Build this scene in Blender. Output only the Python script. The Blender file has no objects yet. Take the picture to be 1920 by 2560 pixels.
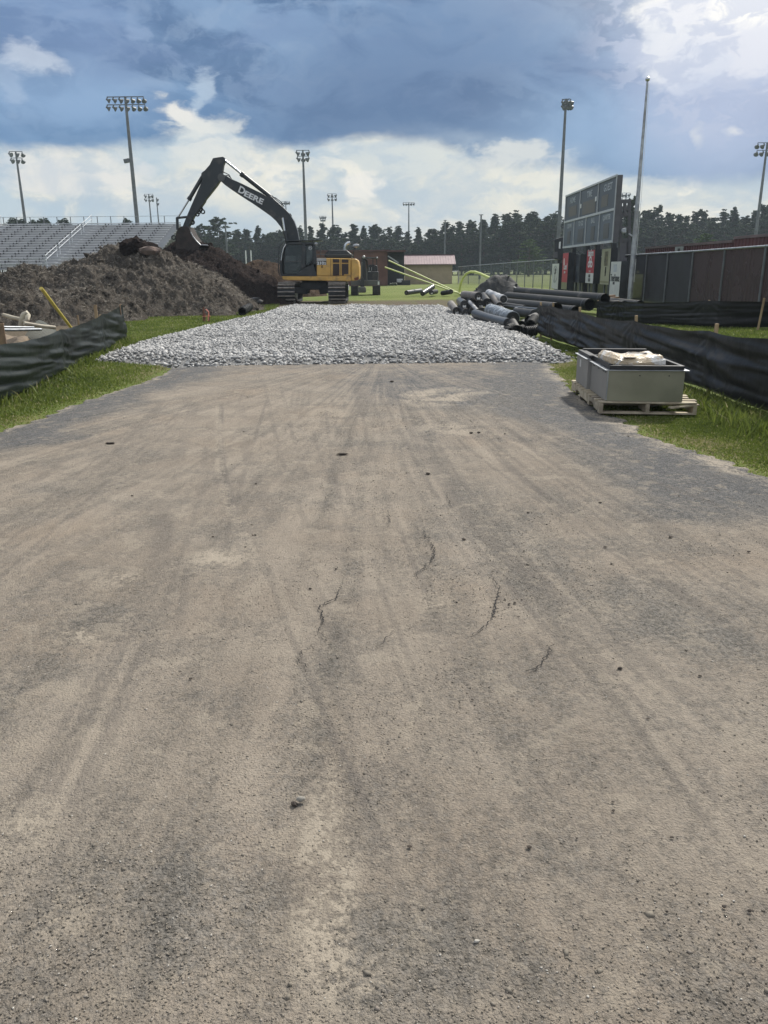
import bpy, bmesh, math, random
import numpy as np
from mathutils import Vector, Matrix, Euler
random.seed(7); RNG = np.random.default_rng(11)
scene = bpy.context.scene
COL = scene.collection
PI = math.pi
# ------------------------------------------------------------------ camera
F = 1950.0; CAMZ = 1.55; PITCH = math.radians(17.31); ROLL = math.radians(-0.5)
CAMR = (Euler((PI/2-PITCH, 0, 0)).to_matrix() @ Matrix.Rotation(ROLL, 3, 'Z'))
def ray(u, v):
    return CAMR @ Vector(((u-960)/F, -(v-1280)/F, -1.0))
def G(u, v, z=0.0):                      # photo pixel -> point on the ground
    d = ray(u, v); t = (z-CAMZ)/d.z
    return Vector((d.x*t, d.y*t, z))
def P(u, v, y):                          # photo pixel -> point at distance y
    d = ray(u, v); t = y/d.y
    return Vector((d.x*t, y, CAMZ+d.z*t))
cam = bpy.data.cameras.new('camera'); cam.sensor_fit = 'VERTICAL'; cam.sensor_height = 36
cam.lens = 36*F/2560; cam.clip_start = 0.05; cam.clip_end = 5000
co = bpy.data.objects.new('camera', cam); COL.objects.link(co)
co.matrix_world = Matrix.Translation((0, 0, CAMZ)) @ CAMR.to_4x4(); scene.camera = co
# ------------------------------------------------------------------ node helpers
class NT:
    def __init__(s, tree): s.t = tree; tree.nodes.clear()
    def n(s, typ, props=None, **ins):
        nd = s.t.nodes.new(typ)
        for k, v in (props or {}).items(): setattr(nd, k, v)
        for k, v in ins.items():
            key = int(k[1:]) if k[0] == 'i' and k[1:].isdigit() else k.replace('_', ' ')
            sock = nd.inputs[key]
            if isinstance(v, bpy.types.NodeSocket): s.t.links.new(v, sock)
            else:
                if sock.type == 'RGBA' and hasattr(v, '__len__') and len(v) == 3: v = (*v, 1)
                sock.default_value = v
        return nd
    def m(s, op, a, b=0.0, c=0.0, clamp=False):
        nd = s.n('ShaderNodeMath', {'operation': op, 'use_clamp': clamp}, i0=a, i1=b)
        if op in ('MULTIPLY_ADD', 'SMOOTH_MIN', 'SMOOTH_MAX'):
            if isinstance(c, bpy.types.NodeSocket): s.t.links.new(c, nd.inputs[2])
            else: nd.inputs[2].default_value = c
        return nd.outputs[0]
    def noise(s, vec, scale, detail=4, rough=.55, dist=0.0):
        return s.n('ShaderNodeTexNoise', None, Vector=vec, Scale=scale, Detail=detail, Roughness=rough, Distortion=dist).outputs[0]
    def ss(s, v, a, b):                   # smoothstep a..b -> 0..1
        nd = s.n('ShaderNodeMapRange', {'interpolation_type': 'SMOOTHSTEP'}, Value=v)
        nd.inputs['From Min'].default_value = a; nd.inputs['From Max'].default_value = b
        return nd.outputs[0]
    def mix(s, f, a, b, typ='MIX'):
        nd = s.n('ShaderNodeMix', {'data_type': 'RGBA', 'blend_type': typ})
        nd.clamp_factor = True
        for i, v in ((0, f), (6, a), (7, b)):
            if isinstance(v, bpy.types.NodeSocket): s.t.links.new(v, nd.inputs[i])
            else: nd.inputs[i].default_value = (*v, 1) if i and len(v) == 3 else v
        return nd.outputs[2]
    def attr(s, name): return s.n('ShaderNodeAttribute', {'attribute_name': name}).outputs['Fac']
    def xyz(s, v):
        o = s.n('ShaderNodeSeparateXYZ', None, i0=v).outputs; return o[0], o[1], o[2]
    def cxyz(s, x, y, z=0.0): return s.n('ShaderNodeCombineXYZ', None, X=x, Y=y, Z=z).outputs[0]
    def blob(s, vec, x, y, rx, ry, rot=0.0):   # 1 at centre falling to 0 on an ellipse
        mp = s.n('ShaderNodeMapping', {'vector_type': 'TEXTURE'}, Vector=vec)
        mp.inputs['Location'].default_value = (x, y, 0); mp.inputs['Scale'].default_value = (rx, ry, 1)
        mp.inputs['Rotation'].default_value = (0, 0, rot)
        return s.n('ShaderNodeTexGradient', {'gradient_type': 'SPHERICAL'}, Vector=mp.outputs[0]).outputs['Fac']
MATS = {}
def newmat(name):
    m = bpy.data.materials.new(name); m.use_nodes = True; t = NT(m.node_tree); MATS[name] = m
    out = t.n('ShaderNodeOutputMaterial'); return m, t, out
def mat(name, c1, c2=None, scale=3.0, rough=.6, bump=0.0, bscale=None, metal=0.0, spec=.5, detail=5, lo=.35, hi=.65,
        coord='Object', trans=0.0, alpha=1.0, dirt=None, dscale=1.5, dlo=.5, dhi=.7, stretch=None, coat=0.0, rvar=.08):
    m, t, out = newmat(name)
    v = t.n('ShaderNodeTexCoord').outputs[coord]
    if stretch:
        mp = t.n('ShaderNodeMapping', None, Vector=v); mp.inputs['Scale'].default_value = stretch; v = mp.outputs[0]
    c2 = c2 or tuple(x*.75 for x in c1)
    nz = t.noise(v, scale, detail)
    col = t.mix(t.ss(nz, lo, hi), c2, c1)
    if dirt: col = t.mix(t.m('MULTIPLY', t.ss(t.noise(v, dscale, 6, .6), dlo, dhi), .85), col, dirt)
    b = t.n('ShaderNodeBsdfPrincipled', None, Base_Color=col, Metallic=metal)
    t.t.links.new(t.m('ADD', rough-rvar, t.m('MULTIPLY', nz, 2*rvar)), b.inputs['Roughness'])
    b.inputs['Specular IOR Level'].default_value = spec
    b.inputs['Coat Weight'].default_value = coat
    b.inputs['Alpha'].default_value = alpha
    if bump:
        bn = t.n('ShaderNodeBump', None, Height=t.noise(v, bscale or scale*6, 6, .6), Strength=1.0, Distance=bump)
        t.t.links.new(bn.outputs[0], b.inputs['Normal'])
    sh = b.outputs[0]
    if trans:
        tr = t.n('ShaderNodeBsdfTranslucent', None, Color=col)
        sh = t.n('ShaderNodeMixShader', None, Fac=trans, i1=sh, i2=tr.outputs[0]).outputs[0]
    t.t.links.new(sh, out.inputs['Surface'])
    return m
# ------------------------------------------------------------------ numpy noise
def _hash(ix, iy, seed):
    h = (ix.astype(np.int64)*374761393 + iy.astype(np.int64)*668265263 + seed*1442695041) & 0x7fffffff
    h = ((h ^ (h >> 13))*1274126177) & 0x7fffffff
    h = (h ^ (h >> 16)) & 0xffffff
    return h/float(0xffffff)
def vnoise(x, y, seed=0):
    ix = np.floor(x); iy = np.floor(y); fx = x-ix; fy = y-iy
    fx = fx*fx*(3-2*fx); fy = fy*fy*(3-2*fy)
    a = _hash(ix, iy, seed); b = _hash(ix+1, iy, seed); c = _hash(ix, iy+1, seed); d = _hash(ix+1, iy+1, seed)
    return (a*(1-fx)+b*fx)*(1-fy)+(c*(1-fx)+d*fx)*fy
def fbm(x, y, oct=4, seed=0, gain=.5):
    s = np.zeros_like(x, dtype=float); a = 1.0; tot = 0
    for o in range(oct):
        s += a*vnoise(x*2**o+o*17.3, y*2**o-o*9.1, seed+o); tot += a; a *= gain
    return s/tot
def sstep(v, a, b):
    t = np.clip((v-a)/(b-a), 0, 1); return t*t*(3-2*t)
# ------------------------------------------------------------------ object helpers
def setp(o, label=None, cat=None, group=None, kind=None):
    if label: o['label'] = label
    if cat: o['category'] = cat
    if group: o['group'] = group
    if kind: o['kind'] = kind
    return o
def link(name, me, m, parent=None, smooth=False):
    if m is not None:
        for mm in (m if isinstance(m, (list, tuple)) else [m]): me.materials.append(mm)
    if smooth: me.polygons.foreach_set('use_smooth', [True]*len(me.polygons))
    o = bpy.data.objects.new(name, me); COL.objects.link(o)
    if parent is not None:
        o.parent = parent
        o.matrix_parent_inverse = WORLDM.get(parent.name, Matrix.Identity(4)).inverted()
    return o
WORLDM = {}
def thing(name, label, cat, loc=(0, 0, 0), rotz=0.0, group=None):
    o = bpy.data.objects.new(name, None); COL.objects.link(o); o.empty_display_size = .3
    o.location = loc; o.rotation_euler = (0, 0, rotz)
    WORLDM[o.name] = Matrix.Translation(loc) @ Matrix.Rotation(rotz, 4, 'Z')
    return setp(o, label, cat, group)
def npmesh(name, V, Fc, attrs=None, uv=None):
    me = bpy.data.meshes.new(name)
    V = np.asarray(V, dtype=np.float32); Fc = np.asarray(Fc, dtype=np.int32)
    me.vertices.add(len(V)); me.vertices.foreach_set('co', V.ravel())
    k = Fc.shape[1]; me.loops.add(Fc.size); me.loops.foreach_set('vertex_index', Fc.ravel())
    me.polygons.add(len(Fc)); me.polygons.foreach_set('loop_start', np.arange(0, Fc.size, k, dtype=np.int32))
    try: me.polygons.foreach_set('loop_total', np.full(len(Fc), k, dtype=np.int32))
    except Exception: pass
    for nme, arr in (attrs or {}).items():
        a = me.attributes.new(nme, 'FLOAT', 'POINT'); a.data.foreach_set('value', np.asarray(arr, dtype=np.float32).ravel())
    me.update(calc_edges=True); return me
def grid_faces(nr, nc):
    i = np.arange(nr-1)[:, None]*nc + np.arange(nc-1)[None, :]
    return np.stack([i, i+1, i+nc+1, i+nc], -1).reshape(-1, 4)
class MB:
    def __init__(s): s.v = []; s.f = []
    def add(s, vs, fs):
        n = len(s.v); s.v += [tuple(p) for p in vs]; s.f += [tuple(i+n for i in f) for f in fs]; return s
    def box(s, c, d, rot=None):
        c = Vector(c); hx, hy, hz = d[0]/2, d[1]/2, d[2]/2
        vs = [Vector((sx*hx, sy*hy, sz*hz)) for sz in (-1, 1) for sy in (-1, 1) for sx in (-1, 1)]
        if rot is not None:
            R = rot if isinstance(rot, Matrix) else Euler(rot).to_matrix()
            vs = [R @ p for p in vs]
        return s.add([c+p for p in vs], [(0, 2, 3, 1), (4, 5, 7, 6), (0, 1, 5, 4), (2, 6, 7, 3), (0, 4, 6, 2), (1, 3, 7, 5)])
    def bar(s, a, b, w, h=None, up=(0, 0, 1)):   # rectangular bar from a to b
        a = Vector(a); b = Vector(b); d = b-a; L = d.length; d.normalize(); u = Vector(up)
        if abs(d.dot(u)) > .99: u = Vector((0, 1, 0))
        x = d.cross(u).normalized(); z = x.cross(d)
        R = Matrix((x, d, z)).transposed(); return s.box((a+b)/2, (w, L, h or w), R)
    def tube(s, pts, r, n=10, caps=True):
        pts = [Vector(p) for p in pts]; rs = r if hasattr(r, '__len__') else [r]*len(pts)
        k = len(pts); vs = []; prev = None
        for i, p in enumerate(pts):
            t = (pts[min(i+1, k-1)]-pts[max(i-1, 0)]).normalized()
            if prev is None:
                a = Vector((0, 0, 1)) if abs(t.z) < .9 else Vector((1, 0, 0))
                x = t.cross(a).normalized()
            else:
                x = (prev-t*prev.dot(t)).normalized()
            prev = x; y = t.cross(x)
            for j in range(n):
                an = 2*PI*j/n; vs.append(p+(x*math.cos(an)+y*math.sin(an))*rs[i])
        fs = [(i*n+j, i*n+(j+1) % n, (i+1)*n+(j+1) % n, (i+1)*n+j) for i in range(k-1) for j in range(n)]
        if caps: fs += [tuple(range(n-1, -1, -1)), tuple((k-1)*n+j for j in range(n))]
        return s.add(vs, fs)
    def prism(s, poly, a, b):              # poly: list of points on plane a; extruded by vector b-a
        n = len(poly); d = Vector(b)-Vector(a)
        vs = [Vector(p) for p in poly]+[Vector(p)+d for p in poly]
        return s.add(vs, [tuple(range(n)), tuple(range(2*n-1, n-1, -1))]+[(i, i+n, (i+1) % n+n, (i+1) % n) for i in range(n)])
    def lathe(s, prof, base, axis=(0, 0, 1), n=16):   # prof: (r, h) along axis
        ax = Vector(axis).normalized(); a = Vector((0, 0, 1)) if abs(ax.z) < .9 else Vector((1, 0, 0))
        x = ax.cross(a).normalized(); y = ax.cross(x); base = Vector(base); vs = []
        for r, h in prof:
            for j in range(n):
                an = 2*PI*j/n; vs.append(base+ax*h+(x*math.cos(an)+y*math.sin(an))*max(r, 1e-4))
        k = len(prof)
        return s.add(vs, [(i*n+j, i*n+(j+1) % n, (i+1)*n+(j+1) % n, (i+1)*n+j) for i in range(k-1) for j in range(n)])
    def ring(s, c, r, R, th, axis=(0, 1, 0), n=18):
        return s.lathe([(r, -th/2), (R, -th/2), (R, th/2), (r, th/2), (r, -th/2)], c, axis, n)
    def blobby(s, c, r, sub=1, jit=.2, sq=(1, 1, 1)):
        bm = bmesh.new(); bmesh.ops.create_icosphere(bm, subdivisions=sub, radius=1)
        vs = [Vector(c)+Vector((q.co.x*sq[0], q.co.y*sq[1], q.co.z*sq[2]))*r*(1+random.uniform(-jit, jit)) for q in bm.verts]
        fs = [tuple(v.index for v in f.verts) for f in bm.faces]; bm.free(); return s.add(vs, fs)
    def build(s, name, m, parent=None, bevel=0.0, smooth=False, seg=2, label=None):
        bm = bmesh.new(); bv = [bm.verts.new(p) for p in s.v]
        for f in s.f:
            try: bm.faces.new([bv[i] for i in f])
            except ValueError: pass
        bmesh.ops.recalc_face_normals(bm, faces=bm.faces)
        if bevel:
            es = [e for e in bm.edges if len(e.link_faces) == 2 and e.calc_face_angle(0) > .6]
            bmesh.ops.bevel(bm, geom=es, offset=bevel, segments=seg, profile=.5, affect='EDGES', clamp_overlap=True)
        me = bpy.data.meshes.new(name); bm.to_mesh(me); bm.free()
        if smooth:
            me.polygons.foreach_set('use_smooth', [True]*len(me.polygons))
            try: me.set_sharp_from_angle(angle=math.radians(40))
            except Exception: pass
        o = link(name, me, m, parent)
        if label: o['label'] = label
        return o
def text(name, body, m, parent, loc, xdir, updir, size, ext=.004, sx=1.0, bold=0.0, shear=0.0, align='CENTER'):
    cu = bpy.data.curves.new(name, 'FONT'); cu.body = body; cu.size = size; cu.extrude = ext
    cu.align_x = align; cu.align_y = 'CENTER'; cu.offset = bold; cu.shear = shear; cu.resolution_u = 3
    tmp = bpy.data.objects.new('tmp', cu); COL.objects.link(tmp)
    bpy.context.view_layer.update()
    me = bpy.data.meshes.new_from_object(tmp.evaluated_get(bpy.context.evaluated_depsgraph_get()))
    bpy.data.objects.remove(tmp); bpy.data.curves.remove(cu)
    x = Vector(xdir).normalized(); u = Vector(updir); u = (u-x*u.dot(x)).normalized(); z = x.cross(u)
    M = Matrix((x, u, z)).transposed().to_4x4(); M.translation = Vector(loc)
    me.transform(M @ Matrix.Diagonal((sx, 1, 1, 1)))
    return link(name, me, m, parent)
def inpoly(x, y, poly):
    c = np.zeros(x.shape, bool); n = len(poly)
    for i in range(n):
        x0, y0 = poly[i][:2]; x1, y1 = poly[(i+1) % n][:2]
        if y0 == y1: continue
        c ^= ((y0 > y) != (y1 > y)) & (x < (x1-x0)*(y-y0)/(y1-y0)+x0)
    return c
def copyobj(o, parent=None, name=None):
    c = o.copy(); COL.objects.link(c)
    if parent is not None: c.parent = parent
    return c
# ------------------------------------------------------------------ light and sky
EXPO = 0.6
scene.view_settings.view_transform = 'Standard'; scene.view_settings.look = 'None'
scene.cycles.max_bounces = 5; scene.cycles.diffuse_bounces = 3; scene.cycles.glossy_bounces = 3; scene.cycles.transparent_max_bounces = 12; scene.cycles.volume_bounces = 0
scene.view_settings.gamma = 1.0; scene.view_settings.exposure = EXPO
SUN_EL = math.radians(47); SUN_AZ = math.radians(34)       # azimuth to the right of straight ahead
sd = Vector((math.sin(SUN_AZ)*math.cos(SUN_EL), math.cos(SUN_AZ)*math.cos(SUN_EL), math.sin(SUN_EL)))
sl = bpy.data.lights.new('sun', 'SUN'); sl.energy = 3.3; sl.angle = math.radians(5); sl.color = (1.0, .95, .87)
so = bpy.data.objects.new('sun', sl); COL.objects.link(so); so.rotation_euler = (-sd).to_track_quat('-Z', 'Y').to_euler()
so.location = (40, 60, 90)
def lin(r, g, b):
    f = lambda c: c/12.92 if c <= .04045 else ((c+.055)/1.055)**2.4
    return tuple(f(x/255) for x in (r, g, b))
def AE(u, v):
    d = ray(u, v); return math.atan2(d.x, d.y), d.z/math.hypot(d.x, d.y)
w = bpy.data.worlds.new('World'); scene.world = w; w.use_nodes = True
t = NT(w.node_tree); out = t.n('ShaderNodeOutputWorld')
gen = t.n('ShaderNodeTexCoord').outputs['Generated']
x, y, z = t.xyz(gen)
az = t.m('ARCTAN2', x, y)
hyp = t.m('SQRT', t.m('ADD', t.m('MULTIPLY', x, x), t.m('MULTIPLY', y, y)))
el = t.m('DIVIDE', z, t.m('MAXIMUM', hyp, .02))
el = t.m('MINIMUM', el, 3.0)
v0 = t.cxyz(az, el)
def stretch(vec, sx, sy, ox=0.0, oy=0.0):
    mp = t.n('ShaderNodeMapping', None, Vector=vec); mp.inputs['Scale'].default_value = (sx, sy, 1)
    mp.inputs['Location'].default_value = (ox, oy, 0); return mp.outputs[0]
def warp(vec, scale, ax, ay, detail=4, ox=0.0):
    c = t.n('ShaderNodeTexNoise', None, Vector=stretch(vec, 1, 1.9, ox), Scale=scale, Detail=detail, Roughness=.55).outputs['Color']
    r, g, b = t.xyz(c)
    X, Y, _ = t.xyz(vec)
    return t.cxyz(t.m('MULTIPLY_ADD', t.m('SUBTRACT', r, .5), ax, X), t.m('MULTIPLY_ADD', t.m('SUBTRACT', g, .5), ay, Y))
v1 = warp(v0, 5, .10, .06, 6); v2 = warp(v0, 16, .05, .04, 7, 3.1)
X1, Y1, _ = t.xyz(v1); X2, Y2, _ = t.xyz(v2)
# height of the underside of the dark cloud deck against azimuth
EDGE = [(0, 400), (250, 398), (400, 392), (440, 355), (475, 322), (530, 345), (620, 385), (740, 392), (860, 376), (950, 362), (1080, 372), (1200, 432), (1400, 445), (1600, 484), (1760, 478), (1920, 462)]
rp = t.n('ShaderNodeValToRGB', None, Fac=t.m('MULTIPLY_ADD', X1, 1/1.2, .5)); cr = rp.color_ramp
stops = [(-.60, .14), (-.52, .15)]+[(AE(u, v)[0], AE(u, v)[1]) for u, v in EDGE]+[(.52, .11), (.60, .13)]
while len(cr.elements) < len(stops): cr.elements.new(.5)
for e, (a, h) in zip(cr.elements, stops): e.position = a/1.2+.5; e.color = (h*2, h*2, h*2, 1)
edge = t.m('MULTIPLY', rp.outputs[0], .5)
edge = t.m('ADD', edge, .006)
dd = t.m('SUBTRACT', Y1, edge)
dd2 = t.m('SUBTRACT', Y2, edge); nE_ = t.noise(stretch(v2, 1, 1.8, 4.2), 26, 8, .6, .6)
deck = t.ss(t.m('ADD', t.m('MULTIPLY', dd, .55), t.m('MULTIPLY', t.m('ADD', dd2, t.m('MULTIPLY', t.m('SUBTRACT', nE_, .5), .03)), .45)), -.006, .014)
nA = t.noise(stretch(v0, 1, 2.6), 6, 6, .55, .4); nB = t.noise(stretch(v0, 1, 1.6, 5.2), 3.2, 5, .5, .3)
nC = t.noise(stretch(v1, 1, 2.2, 2.2), 14, 7, .6, .2); nD = t.noise(stretch(v1, 1, 1.9, 8.2), 8, 7, .56, .9); nE = t.noise(stretch(v2, 1, 1.7, 4.2), 24, 6, .6, .5)
low = t.mix(t.ss(nA, .38, .62), lin(232, 230, 218), lin(184, 200, 212))
low = t.mix(t.ss(nD, .50, .64), low, lin(240, 237, 226))
low = t.mix(t.m('MULTIPLY', t.ss(nE, .52, .38), .35), low, lin(176, 196, 212))
leftish = t.ss(az, -.02, -.45)
low = t.mix(t.m('MULTIPLY', leftish, t.m('MULTIPLY', t.ss(nD, .56, .42), .8)), low, lin(176, 200, 218))
low = t.mix(t.ss(el, .035, .0), low, lin(226, 230, 220))
dk = t.mix(t.ss(nD, .40, .60), lin(78, 112, 154), lin(128, 158, 194))
dk = t.mix(t.m('MULTIPLY', t.ss(nE, .46, .62), .45), dk, lin(146, 170, 200))
dk = t.mix(t.m('MULTIPLY', t.ss(nA, .48, .68), .5), dk, lin(108, 134, 176))
under = t.ss(dd, .075, .012)
dk = t.mix(t.m('MULTIPLY', under, .6), dk, lin(88, 134, 180))
def B(u, v, ru, rv, rot=0.0, vec=None):
    a, e = AE(u, v); return t.blob(vec or v1, a, e, ru/F, rv/F*1.02, rot)
core = t.ss(B(980, 270, 560, 190, .12), 0, .8)
dk = t.mix(t.m('MULTIPLY', core, .62), dk, lin(66, 98, 142))
core2 = t.ss(B(1150, 60, 620, 170, .25), 0, .9)
dk = t.mix(t.m('MULTIPLY', core2, .5), dk, lin(88, 120, 162))
lt = t.ss(B(120, 60, 330, 120, .2), 0, .8)
dk = t.mix(t.m('MULTIPLY', lt, .5), dk, lin(124, 150, 192))
midL = t.ss(B(150, 250, 320, 90), 0, .8)
dk = t.mix(t.m('MULTIPLY', midL, .6), dk, lin(140, 172, 210))
midR = t.ss(B(1560, 330, 420, 150, -.1), 0, .8)
dk = t.mix(t.m('MULTIPLY', midR, .7), dk, lin(140, 172, 208))
far = t.ss(B(1850, 150, 340, 330), 0, .75)
dk = t.mix(t.m('MULTIPLY', far, .8), dk, lin(178, 190, 220))
veil = t.m('MULTIPLY', t.ss(B(1150, 395, 330, 80, -.1), 0, .7), t.ss(nA, .3, .6))
skyc = t.mix(deck, low, dk)
skyc = t.mix(t.m('MULTIPLY', veil, .7), skyc, lin(188, 202, 214))
def bright(u, v, ru, rv, rot=0.0, col=(240, 240, 236), k=1.0, a=.05, b=.5, vec=None):
    global skyc
    bb = B(u, v, ru*1.35, rv*1.35, rot, vec or v2)
    f = t.m('MULTIPLY', t.m('MULTIPLY', t.ss(t.m('ADD', bb, t.m('MULTIPLY', t.m('SUBTRACT', t.m('ADD', t.m('MULTIPLY', nC, .5), t.m('MULTIPLY', nE, .5)), .5), 2.2)), a+.12, b+.12), k), t.ss(bb, 0, .18))
    skyc = t.mix(f, skyc, lin(*col))
bright(470, 290, 75, 30, -.55, (236, 234, 228)); bright(500, 225, 30, 60, -.3, (196, 212, 228), .6)
bright(10, 185, 40, 60, .3, (180, 198, 222), .4); bright(70, 140, 70, 34, -.4, (214, 222, 234), .6)
bright(350, 78, 30, 14, 0, (160, 182, 214), .4)
bright(520, 350, 110, 60, 0, (226, 228, 224), .8); bright(905, 480, 60, 30, 0, (244, 240, 232), .8)
bright(1300, 385, 110, 35, 0, (222, 224, 220), .8); bright(1030, 400, 160, 30, 0, (214, 220, 218), .7)
bright(1725, 20, 120, 80, -.3, (246, 244, 240), .95); bright(1665, 110, 80, 80, .6, (230, 233, 240), .85)
bright(1890, 20, 190, 150, 0, (226, 228, 238), .85); bright(1860, 10, 80, 60, 0, (250, 248, 244), .9); bright(1740, 170, 60, 70, 0, (206, 214, 232), .6)
bright(1755, 338, 15, 24, 0, (220, 222, 226), .6, -.1, .9); bright(1832, 334, 16, 13, 0, (234, 234, 234), .7, -.1, .9)
bright(180, 440, 180, 50, 0, (226, 226, 226), .6); bright(1480, 470, 170, 30, 0, (226, 228, 220), .5)
frr = t.ss(B(1820, 60, 330, 260), 0, .5); skyc = t.mix(t.m('MULTIPLY', frr, t.m('MULTIPLY', t.ss(nE, .53, .43), .75)), skyc, lin(186, 196, 220))
lwb = t.m('MULTIPLY', t.m('SUBTRACT', 1.0, deck), t.ss(nC, .52, .40)); skyc = t.mix(t.m('MULTIPLY', lwb, .55), skyc, lin(178, 196, 212))
# the rest of the dome: sunlit cloud overhead and behind
up = t.ss(el, .30, .7)
nU = t.noise(gen, 2.2, 6, .55)
updc = t.mix(t.ss(nU, .35, .65), lin(170, 192, 220), (1.25, 1.22, 1.18))
skyc = t.mix(up, skyc, updc)
behind = t.ss(y, .3, -.3)
bc = t.mix(t.ss(nU, .35, .6), lin(165, 186, 214), lin(240, 240, 240))
skyc = t.mix(t.m('MULTIPLY', behind, .8), skyc, bc)
sunw = t.n('ShaderNodeVectorMath', {'operation': 'DOT_PRODUCT'}, i0=gen, i1=tuple(sd)).outputs['Value']
skyc = t.mix(t.ss(sunw, .76, 1.0), skyc, (1.5, 1.45, 1.35))
below = t.ss(z, -.01, -.05); skyc = t.mix(below, skyc, lin(120, 120, 105))
sky = t.n('ShaderNodeTexSky', {'sky_type': 'NISHITA', 'sun_disc': False, 'sun_elevation': SUN_EL, 'sun_rotation': SUN_AZ, 'air_density': 1.2, 'dust_density': 2.0})
STR = .1
gain = t.n('ShaderNodeVectorMath', {'operation': 'SCALE'}, i0=skyc); gain.inputs['Scale'].default_value = 1/STR/2**EXPO
fin = t.mix(.06, gain.outputs[0], sky.outputs[0])
bg = t.n('ShaderNodeBackground', None, Color=fin, Strength=STR)
t.t.links.new(bg.outputs[0], out.inputs['Surface'])
try: w.cycles.sampling_method = 'MANUAL'; w.cycles.sample_map_resolution = 512
except Exception: pass
# ------------------------------------------------------------------ ground materials
def asphalt_mat():
    m, t, out = newmat('asphalt')
    pos = t.n('ShaderNodeNewGeometry').outputs['Position']; x, y, z = t.xyz(pos)
    dust = t.attr('dust'); track = t.attr('track'); pale = t.attr('pale'); strip = t.attr('strip')
    wob = t.m('MULTIPLY', t.m('SUBTRACT', t.noise(pos, .30, 2), .5), .035)
    s = t.m('ADD', t.m('DIVIDE', x, t.m('MAXIMUM', t.m('SUBTRACT', 14.6, y), 1.2)), wob)
    st1 = t.noise(t.cxyz(t.m('MULTIPLY', s, 22), t.m('MULTIPLY', y, .20)), 1, 3)
    st2 = t.noise(t.cxyz(t.m('MULTIPLY', s, 80), t.m('MULTIPLY', y, .30), 4), 1, 4)
    big = t.noise(pos, .6, 6, .65, .6); med = t.noise(pos, 2.8, 7, .68, .4); fine = t.noise(pos, 42, 5, .75); gr = t.noise(pos, 150, 3, .7)
    dis = t.n('ShaderNodeTexNoise', None, Vector=pos, Scale=70.0, Detail=3.0).outputs['Color']
    dpos = t.n('ShaderNodeVectorMath', {'operation': 'MULTIPLY_ADD'}, i0=dis, i1=(.018, .018, .018), i2=pos).outputs[0]
    vor = t.n('ShaderNodeTexVoronoi', {'feature': 'F1'}, Vector=dpos, Scale=95.0, Randomness=1.0)
    d = t.m('MULTIPLY', dust, .9)
    for q, k in ((big, .7), (med, .8), (st1, .6), (st2, .6), (fine, 1.2)): d = t.m('ADD', d, t.m('MULTIPLY', t.m('SUBTRACT', q, .5), k))
    d = t.ss(d, .05, .80)
    agg = t.mix(t.ss(vor.outputs['Color'], .15, .85), (.104, .098, .087), (.212, .197, .176))
    agg = t.mix(t.m('MULTIPLY', strip, .75), agg, t.mix(t.ss(fine, .4, .6), (.072, .077, .085), (.125, .13, .138)))
    dirtA = t.mix(t.ss(t.noise(pos, 1.3, 5), .35, .65), (.222, .187, .150), (.262, .226, .184))
    dirtA = t.mix(t.m('MULTIPLY', t.ss(t.noise(pos, .8, 4), .50, .70), .5), dirtA, (.232, .180, .132))
    dirtA = t.mix(t.m('MULTIPLY', t.ss(med, .52, .38), .35), dirtA, (.150, .130, .108))
    col = t.mix(t.m('MULTIPLY', d, .86), agg, dirtA)
    mod = t.m('ADD', t.m('MULTIPLY', t.m('SUBTRACT', st1, .5), .35), t.m('MULTIPLY', t.m('SUBTRACT', st2, .5), .65))
    mod = t.m('ADD', mod, t.m('MULTIPLY', t.m('SUBTRACT', fine, .5), .55))
    mod = t.m('ADD', 1.0, t.m('ADD', mod, t.m('MULTIPLY', t.m('SUBTRACT', gr, .5), .7)))
    col = t.n('ShaderNodeVectorMath', {'operation': 'SCALE'}, i0=col); t.t.links.new(mod, col.inputs['Scale']); col = col.outputs[0]
    col = t.mix(t.m('MULTIPLY', track, .88), col, (.125, .112, .100))
    pl = t.m('MULTIPLY', pale, t.ss(t.m('ADD', med, t.m('MULTIPLY', t.m('SUBTRACT', fine, .5), .9)), .36, .60))
    spots = t.m('MULTIPLY', t.ss(t.m('ADD', t.noise(pos, 5.5, 4, .6), t.m('MULTIPLY', t.m('SUBTRACT', fine, .5), .20)), .565, .65), .55)
    sp2 = t.m('MULTIPLY', t.ss(t.m('ADD', t.noise(pos, 17, 3, .6), t.m('MULTIPLY', t.m('SUBTRACT', fine, .5), .24)), .575, .67), .42)
    spots = t.m('MAXIMUM', spots, sp2)
    col = t.mix(t.m('MULTIPLY', t.m('MAXIMUM', pl, spots), .85), col, (.315, .276, .222))
    pit_shade = t.m('MULTIPLY', t.ss(gr, .36, .26), .65); col = t.mix(pit_shade, col, (.05, .045, .04))  # low grain darkened: small shadows painted into the pits
    col = t.mix(t.m('MULTIPLY', t.ss(t.noise(pos, 115, 2, .6, .5), .66, .74), .6), col, (.36, .335, .30))
    b = t.n('ShaderNodeBsdfPrincipled', None, Base_Color=col, Roughness=.92); b.inputs['Specular IOR Level'].default_value = .2
    smooth = t.m('SUBTRACT', 1.0, t.m('MULTIPLY', t.m('MAXIMUM', pl, t.m('MULTIPLY', d, .5)), .8))
    h = t.m('MULTIPLY', t.m('SUBTRACT', 1.0, t.ss(vor.outputs['Distance'], .0, .8)), t.m('MULTIPLY', smooth, .55))
    h = t.m('ADD', h, t.m('MULTIPLY', gr, t.m('MULTIPLY_ADD', smooth, 1.1, .3))); h = t.m('ADD', h, t.m('MULTIPLY', t.noise(pos, 9, 4), .8))
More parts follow.
